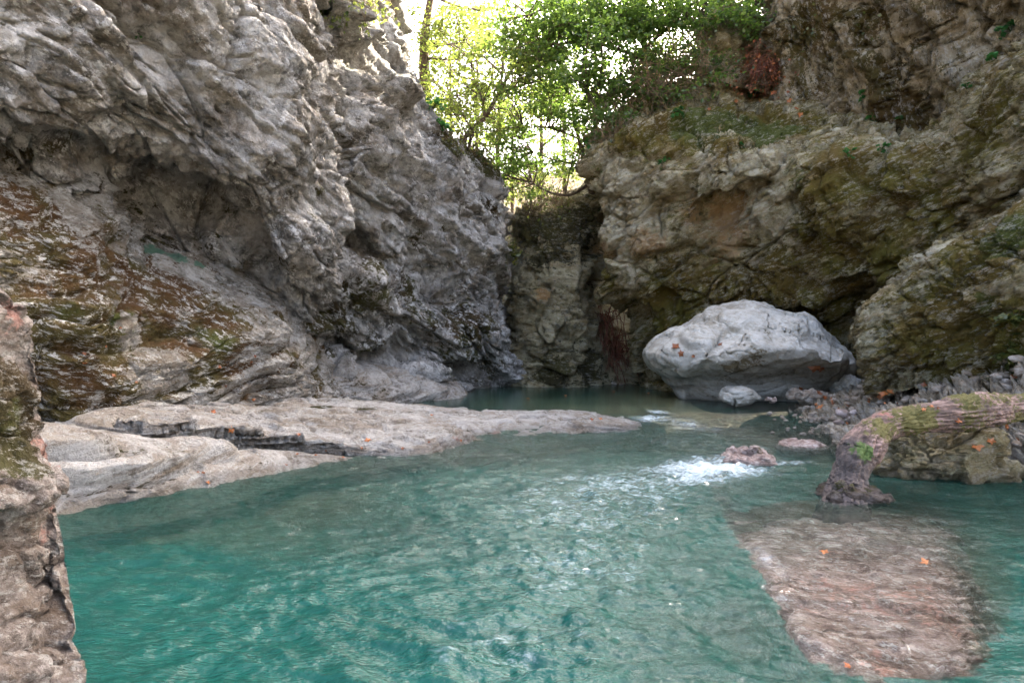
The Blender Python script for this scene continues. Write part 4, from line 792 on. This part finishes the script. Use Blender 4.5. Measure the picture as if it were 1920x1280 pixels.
tree('tree', 'dark shaded tree in the gully between the rock pillar and the steep cliff',
     [(1432, 150, 27), (1428, 90, 27), (1435, 20, 27), (1430, -60, 27)], .12, .06, [([(1430, 80, 27), (1450, 50, 26.8), (1475, 30, 26.6)], .05, .02), ([(1429, 60, 27), (1405, 30, 26.8), (1380, 20, 26.6)], .05, .02)],
     [(1435, 60, 27, 40, 50, 2, 24, 90), (1450, 110, 27, 40, 40, 2, 16, 90), (1420, 0, 27, 60, 40, 2, 16, 90)], M_bushl, .13)
# sunlit wood behind
bgl = [('slim sunlit tree straight behind the notch between the walls', 940, 470, 33, 60), ('sunlit yellowish tree left of centre far behind the notch', 890, 440, 38, 40), ('tall sunlit tree right of the notch behind the back wall', 1010, 440, 36, 30), ('sunlit tree far behind the right hand shelf trees', 1120, 420, 38, 20),
       ('pale sunlit tree behind the arching canopy', 1060, 440, 44, 10), ('sunlit tree furthest back in the cleft of the gorge', 960, 440, 48, 90), ('sunlit tree behind the twiggy tree on the shelf', 1230, 380, 40, 0), ('yellow sunlit tree partly hidden by the left shoulder', 850, 420, 42, 70), ('sunlit tree at far right behind the rock pillar', 1340, 330, 42, -20)]
for lab, px, by, Yc, top in bgl:
    limbs = []
    for k in range(5):
        y0 = by - (by - top) * (.25 + .14 * k); sx = random.choice((-1, 1)) * random.uniform(30, 70)
        limbs.append(([(px, y0, Yc), (px + sx * .6, y0 - 30, Yc + random.uniform(-1, 1)), (px + sx, y0 - 50, Yc + random.uniform(-2, 2))], .07, .02))
    tree('tree', lab, [(px, by, Yc), (px + random.uniform(-8, 8), (by + top) / 2, Yc), (px + random.uniform(-12, 12), top, Yc)], .16, .04, limbs,
         [(px, by - (by - top) * .3, Yc, 70, 60, 2.5, 18, 50), (px, by - (by - top) * .6, Yc, 80, 70, 2.5, 22, 50), (px, top + 20, Yc, 70, 60, 2.5, 18, 50)], M_leafy, .19, group='sunlit trees behind the gorge')

# hillside behind
H = [[(300, 480, 34), (300, 430, 45), (300, 330, 80), (300, 300, 140)], [(880, 500, 32), (900, 470, 45), (900, 400, 80), (900, 330, 140)], [(1090, 380, 28), (1080, 400, 40), (1080, 380, 80), (1080, 320, 140)], [(1190, 215, 25), (1180, 270, 36), (1180, 300, 80), (1180, 290, 140)], [(1300, 165, 24), (1300, 190, 36), (1300, 220, 80), (1300, 200, 140)], [(1500, 165, 22), (1500, 150, 40), (1500, 140, 80), (1500, 130, 140)], [(2200, 250, 30), (2200, 150, 50), (2200, 100, 80), (2200, 50, 140)]]
G = loft(H, 120, 80); N = grid_normals(G)
P = G.reshape(-1, 3); P[:, 2] += .8 * fbm(P * .12, 4)
o = mesh('hillside', P, grid_faces(120, 80), M_hill, attrs=rock_attrs(P, np.tile((0., 0, 0), (len(P), 1)), base=.2))
tag(o, 'sunlit wooded slope beyond the gorge', 'hillside', kind='structure')

# ------------------------------------------------------------------ things laid on the rock
bpy.context.view_layer.update(); dg = bpy.context.evaluated_depsgraph_get()
ORG = Vector((0, 0, CAM_H))
def hit(px, py):
    d = Vector(at(px, py, 1.0)) - ORG
    ok, loc, nr, idx, ob, mt = C.ray_cast(dg, ORG, d.normalized())
    return (np.array(loc), np.array(nr), ob.name if ob else None) if ok else (None, None, None)

# small fresh plants on the rock
def tuft(px, py, r, n, label, name='fern', mat=None, size=None, group='small green plants on the right cliff', cat='plant'):
    p, nr, _ = hit(px, py)
    if p is None: return
    R = r / F * p[1]; t = empty(name, tuple(p))
    st = Acc(); cen = []
    for k in range(n):
        d = unit(rng.normal(size=3) + 1.0 * nr + np.array((0, -.3, .7)))
        e_ = d * R * rng.uniform(.6, 1.15); m_ = e_ * .55 + np.array((0, 0, .2 * R)); e_ = e_ - np.array((0, 0, .15 * R))
        st.tube([-nr * .02, m_, e_], [.008, .003], 3, 6); cen += [m_ + (e_ - m_) * f for f in (.35, .7, 1.0)]
    st.build('stem', M_bushl, t)
    V, Fc, rv = leaf_arrays(np.array(cen), .35, size or R * .55, .9)
    mesh('leaves', V, Fc, mat or M_tuft, t, dict(rnd=rv, ), smooth=False)
    tag(t, label, cat, group)
for a in [(1640, 222, 22, 12, 'broad leaved green plant growing left of its twin below the slabbed cliff'), (1685, 235, 24, 12, 'broad leaved green plant drooping right of its twin below the slabbed cliff'), (1618, 178, 16, 9, 'small green plant high on the slabbed cliff face above the twin plants'), (1655, 280, 16, 9, 'bright green sprig on the ledge under the twin plants'),
          (1590, 292, 16, 9, 'pale green sprig left of the bright sprig on the ledge'), (1268, 216, 18, 10, 'green plant on the left end of the mossy shelf'), (1250, 200, 12, 8, 'small green plant just above left on the mossy shelf'), (1244, 306, 14, 8, 'green plant in a crack below the shelf edge'), (1106, 270, 14, 8, 'tiny green plant on the upper left corner of the blocky cliff'),
          (1405, 188, 22, 10, 'spreading green plant at the back of the mossy shelf'), (1270, 188, 12, 8, 'little green rosette at the top of the moss shelf'), (1895, 60, 24, 10, 'green plant at the top right edge of the photo'), (1868, 112, 22, 9, 'pale green plant under the top right corner'), (1812, 168, 14, 8, 'thin green sprig at the foot of the steep slabs'), (1388, 275, 12, 7, 'tiny green plant in the middle of the shelf brow')]:
    tuft(*a)
tuft(262, 70, 10, 6, 'lone tiny green plant high on the grey left cliff', group='small plants on the left rocks')
tuft(950, 478, 34, 26, 'dark green shrub wedged where the two back walls meet', 'shrub', M_bushl, .16, 'shrubs in the gorge', 'shrub')
tuft(812, 205, 24, 20, 'green ivy patch hanging on the rim of the left wall', 'ivy', M_tuft, .14, 'ivy on the left wall rim', 'ivy')
tuft(828, 240, 20, 18, 'lower ivy patch on the rim of the left wall', 'ivy', M_tuft, .14, 'ivy on the left wall rim', 'ivy')
tuft(1905, 610, 40, 30, 'dark green bush at the right edge above the bank', 'shrub', M_bushl, .12, 'shrubs in the gorge', 'shrub')
tuft(1895, 675, 34, 26, 'low dark green bush beneath the other at the right edge', 'shrub', M_bushl, .12, 'shrubs in the gorge', 'shrub')

def tangle(name, label, spots, n, L, rad, mat, droop=.3, cat='shrub', leaves=None, lmat=None, group=None, part='sprays', up=.6):
    p0 = None; acc = Acc(); cen = []
    for (px, py, r, Yf) in spots:
        p, nr, _ = hit(px, py)
        if p is None or abs(p[1] - Yf) > 3: p = at(px, py, Yf); nr = np.array((0, -1., 0))
        if p0 is None: p0 = p
        R = r / F * p[1]
        for k in range(n):
            b = p + rng.normal(size=3) * R * np.array((.5, .25, .3))
            d = unit(rng.normal(size=3) + np.array((0, -.5, up))) * L * rng.uniform(.4, 1.2)
            m_ = b + d * .55 + rng.normal(size=3) * L * .14; e_ = b + d + np.array((0, 0, -droop * L)) + rng.normal(size=3) * L * .15
            acc.tube(np.array([b, m_, e_]) - p0, [rad, rad * .35], 4, 8)
            if leaves: cen.append(e_ - p0 + rng.normal(size=(leaves, 3)) * L * .18)
    t = empty(name, tuple(p0)); acc.build(part, mat, t)
    if leaves:
        V, Fc, rv = leaf_arrays(np.concatenate(cen), .8, .10, .5); mesh('leaves', V, Fc, lmat, t, dict(rnd=rv), smooth=False)
    tag(t, label, cat, group)
tangle('shrub', 'dry brown shrub of hanging twigs on the left corner of the shelf', [(1160, 225, 40, 22), (1195, 190, 40, 22.5), (1140, 255, 25, 21.8)], 60, 1.1, .010, M_twig, .5, leaves=3, lmat=M_bushl)
tangle('shrub', 'tall dry shrub with bare pale twigs on top of the moss shelf', [(1225, 170, 40, 23), (1260, 150, 40, 23.5), (1295, 140, 30, 23.8)], 70, 1.5, .011, M_twig, .3, leaves=3, lmat=M_bushl, up=1.2)
tangle('shrub', 'dry grassy twigs hanging down the top of the steep right cliff', [(1480, 70, 30, 21.5), (1530, 40, 40, 20.5), (1640, 15, 30, 18.5)], 9, .7, .006, M_twig, .9, leaves=3, lmat=M_bushl)
tangle('root_tangle', 'tangle of red brown roots hanging inside the dark cave', [(1130, 600, 26, 23), (1140, 640, 26, 23), (1155, 665, 24, 23)], 45, 1.0, .02, M_root, 1.0, 'roots', up=-.2, part='root')
tangle('dead_branches', 'heap of rust red dead branches caught at the foot of the steep cliff', [(1425, 125, 24, 22), (1450, 118, 20, 22)], 50, .9, .014, M_root, .5, 'branches', leaves=4, lmat=M_brownl, up=.1)
tangle('shrub', 'thin bush of fine stems in the notch before the sunlit wood', [(950, 455, 26, 26), (985, 400, 22, 25), (1030, 380, 25, 25)], 45, 1.6, .010, M_bark, .1, leaves=4, lmat=M_leafy, up=1.6)
tangle('shrub', 'dead fern fronds drooping from the top of the back wall', [(1010, 390, 20, 23.5), (1050, 382, 20, 23.5)], 40, .7, .010, M_twig, .7, leaves=4, lmat=M_bushl, up=.5)
tangle('shrub', 'mossy brown scrub along the rim of the left wall', [(850, 265, 24, 21.5), (880, 285, 24, 21.5), (905, 305, 18, 21.5)], 45, .45, .008, M_twig, .3, leaves=5, lmat=M_bushl, up=.8)
tangle('shrub', 'sunlit dry scrub at the top of the left wall', [(660, 5, 30, 16), (690, 10, 30, 17)], 40, .5, .008, M_twig, .5, leaves=4, lmat=M_leafy, up=.4)
# rock pillar on the shelf
o = cliff('rock_pillar', [[(1420, 190, 25), (1415, 100, 25), (1410, 40, 25), (1400, 10, 25.5)], [(1318, 190, 23.6), (1312, 120, 23.6), (1312, 60, 23.7), (1325, 30, 24.4)], [(1350, 190, 22.6), (1345, 120, 22.6), (1340, 50, 22.8), (1345, 28, 24)], [(1390, 190, 22.8), (1385, 120, 22.8), (1375, 45, 23), (1370, 25, 24)], [(1450, 200, 24.5), (1440, 110, 24.5), (1430, 40, 25), (1410, 20, 25.5)]], 110, 90, M_right,
      dict(bed=(.9, -.2, .3), thick=.5, length=1.0, big=.2, block=.25, crack=.15, small=.1, knob=.04, fine=.04, seed=14), moss=[(1380, 80, 40, .9), (1320, 150, 30, .7)], base=-.1, up=.5)
tag(o, 'mossy rock pillar standing on the shelf among the trees', 'rock')
# cable
a, b = at(868, 172, 23), at(1045, 173, 23)
Vw, Fw = tube_arrays([a, (a + b) / 2 - np.array((0, 0, .03)), b], [.012], 6, 20)
tag(mesh('cable', Vw, Fw, M_wire), 'thin dark cable stretched level across the gap between the trees', 'cable')

# loose stones on the bank
def stone_mesh(seed, mat):
    r_ = np.random.default_rng(seed); nt, nph = 20, 12
    th = np.linspace(0, 2 * math.pi, nt, endpoint=False); ph = np.linspace(0, math.pi, nph)
    T_, H_ = np.meshgrid(th, ph, indexing='ij')
    P = np.stack([np.sin(H_) * np.cos(T_), np.sin(H_) * np.sin(T_), np.cos(H_)], -1).reshape(-1, 3)
    P = P * (1 + .35 * fbm(P * 1.1 + seed * 3.1, 3))[:, None] * np.array((1, r_.uniform(.6, .9), r_.uniform(.45, .7)))
    z = np.zeros(len(P))
    o = mesh('stone', P, grid_faces(nt, nph, True), mat, attrs=dict(moss=z - .5, ochre=z, red=z, teal=z, green=z))
    return o
protos = [stone_mesh(k, M_stone) for k in range(7)]
zones = [(1490, 740, 1600, 790, 22, (4, 9), 'grey stone on the bank between the boulder and the log'), (1600, 710, 1760, 770, 34, (5, 11), 'pale stone on the sloping bank above the log'), (1760, 660, 1915, 730, 30, (6, 13), 'grey stone high on the bank below the right buttress'), (1840, 810, 1915, 870, 14, (6, 12), 'grey stone on the shore behind the cracked rock'), (1440, 775, 1560, 815, 18, (3, 7), 'small wet stone in the shallows by the bank'), (980, 705, 1210, 722, 14, (4, 10), 'stone at the waterline below the back wall')]
first = set(); gid = 0
for (x0, y0, x1, y1, n, rr, lab) in zones:
    for k in range(n):
        px, py = random.uniform(x0, x1), random.uniform(y0, y1); p, nr, obn = hit(px, py)
        if p is None or p[2] < -.15 or obn.split('.')[0] in ('log', 'boulder', 'rock', 'cliff', 'leaves', 'sprays'): continue
        pr = random.choice(protos)
        if pr.name in first: s = pr.copy(); col.objects.link(s)
        else: s = pr; first.add(pr.name)
        R = random.uniform(*rr) / F * p[1]
        s.location = p + np.array((0, 0, R * .15)); s.scale = (R,) * 3; s.rotation_euler = (random.uniform(-.4, .4), random.uniform(-.4, .4), random.uniform(0, 6.3))
        tag(s, lab, 'stone', lab.replace('stone', 'stones', 1))
for pr in protos:
    if pr.name not in first: bpy.data.objects.remove(pr)
pk = [stone_mesh(50 + k, M_pink) for k in range(3)]
for k, (px, py, r) in enumerate([(1578, 778, 12), (1592, 790, 11), (1572, 795, 9), (1600, 776, 8)]):
    s = pk[k] if k < 3 else pk[0].copy()
    if k >= 3: col.objects.link(s)
    p, nr, _ = hit(px, py); R = r / F * p[1]; s.location = p + np.array((0, 0, R * .3)); s.scale = (R,) * 3; s.rotation_euler = (.2 * k, .1, 1.3 * k)
    tag(s, 'pinkish white stone in the little heap left of the log', 'stone', 'pinkish white stones left of the log')

# fallen leaves
def leaf_obj(i, mat):
    pts = []
    for k in range(15):
        a = k / 15 * 2 * math.pi; r_ = 1 if k % 3 == 0 else .55 + .1 * math.sin(k * i)
        pts.append((r_ * math.cos(a), .85 * r_ * math.sin(a), .18 * math.cos(2 * a + i)))
    V = np.array([(0, 0, 0)] + pts); Fc = np.array([(0, 1 + k, 1 + (k + 1) % 15) for k in range(15)])
    V = np.vstack([V, V - np.array((0, 0, .05))]); Fc = np.vstack([Fc, Fc[:, ::-1] + 16])
    return mesh('fallen_leaf', V, Fc, mat, attrs=dict(rnd=np.full(len(V), random.random())), smooth=False)
lp_ = [leaf_obj(k, M_orange if k < 4 else M_brownl) for k in range(6)]
L1 = 'orange fallen leaf on the flat pale ledge'; L2 = 'brown fallen leaf lying on the big white boulder'; L3 = 'rusty fallen leaf among the stones of the bank'; L4 = 'orange fallen leaf on or beside the cracked rock under the log'; L5 = 'small yellowish leaf afloat on the still pool'; L6 = 'red fallen leaf afloat over the flat rock awash at lower right'; L7 = 'rusty fallen leaf on the mossy shelf'
spots = [(400, 773, 7, L1), (432, 806, 9, L1), (690, 826, 8, L1), (475, 749, 5, L1), (1110, 787, 6, L1), (1125, 786, 6, L1), (810, 779, 5, L1), (390, 905, 5, L1), (560, 815, 5, L1), (1267, 652, 12, L2), (1277, 663, 8, L2), (1350, 646, 6, L2), (1528, 688, 14, L2), (1540, 690, 9, L2), (1300, 668, 5, L2),
         (1440, 770, 9, L3), (1455, 765, 9, L3), (1535, 738, 8, L3), (1545, 745, 7, L3), (1538, 765, 9, L3), (1660, 740, 12, L3), (1668, 736, 9, L3), (1650, 745, 8, L3), (1735, 722, 9, L3), (1905, 705, 11, L3), (1560, 750, 6, L3), (1630, 755, 6, L3), (1830, 705, 8, L3), (1600, 770, 6, L3), (1500, 728, 7, L3),
         (1832, 840, 14, L4), (1858, 828, 10, L4), (1798, 792, 9, L4), (1890, 800, 8, L4), (1910, 825, 8, L4), (1060, 742, 4, L5), (1150, 735, 4, L5), (1215, 738, 4, L5), (990, 748, 4, L5), (1735, 1056, 12, L6), (1590, 1250, 10, L6), (1545, 1036, 10, L6), (1480, 190, 7, L7), (1500, 215, 8, L7), (1495, 205, 7, L7), (1420, 180, 6, L7), (1380, 190, 5, L7), (1330, 205, 5, L7), (1450, 175, 7, L7)]
L8 = 'small brown fallen leaf by the waterline of the pale ledge'; L9 = 'dull fallen leaf lying on the mossy rock slab'
for k in range(14): spots.append((random.uniform(330, 960), 0, random.uniform(3, 5), L8))
spots = [(px, (905 - (px - 330) * .118 - random.uniform(6, 30)) if lab == L8 else py, r, lab) for px, py, r, lab in spots]
for k in range(10): spots.append((random.uniform(120, 480), random.uniform(600, 735), random.uniform(4, 6), L9))
for k in range(14): spots.append((random.uniform(1470, 1760), random.uniform(745, 800), random.uniform(3, 6), L3))
seen = set()
for k, (px, py, r, lab) in enumerate(spots):
    p, nr, obn = hit(px, py)
    if p is None or obn.startswith('water') and lab not in (L5, L6): continue
    i = 4 + k % 2 if lab in (L2, L8, L9) else k % 6 if lab == L3 else k % 4
    s = lp_[i]
    if i in seen: s = s.copy(); col.objects.link(s)
    seen.add(i)
    R = r / F * p[1]; nv_ = Vector(nr + np.array((0, -.25, .5))).normalized()
    s.location = Vector(p) + nv_ * R * .25 + Vector((0, 0, .004)); s.scale = (R,) * 3
    s.rotation_euler = (nv_.to_track_quat('Z', 'Y').to_matrix().to_4x4() @ Vector((0, 0, 0)).to_track_quat('Z', 'Y').to_matrix().to_4x4()).to_euler()
    s.rotation_euler.rotate_axis('Z', random.uniform(0, 6))
    tag(s, lab, 'leaf', lab.replace('leaf', 'leaves', 1))
for i, s in enumerate(lp_):
    if i not in seen: bpy.data.objects.remove(s)
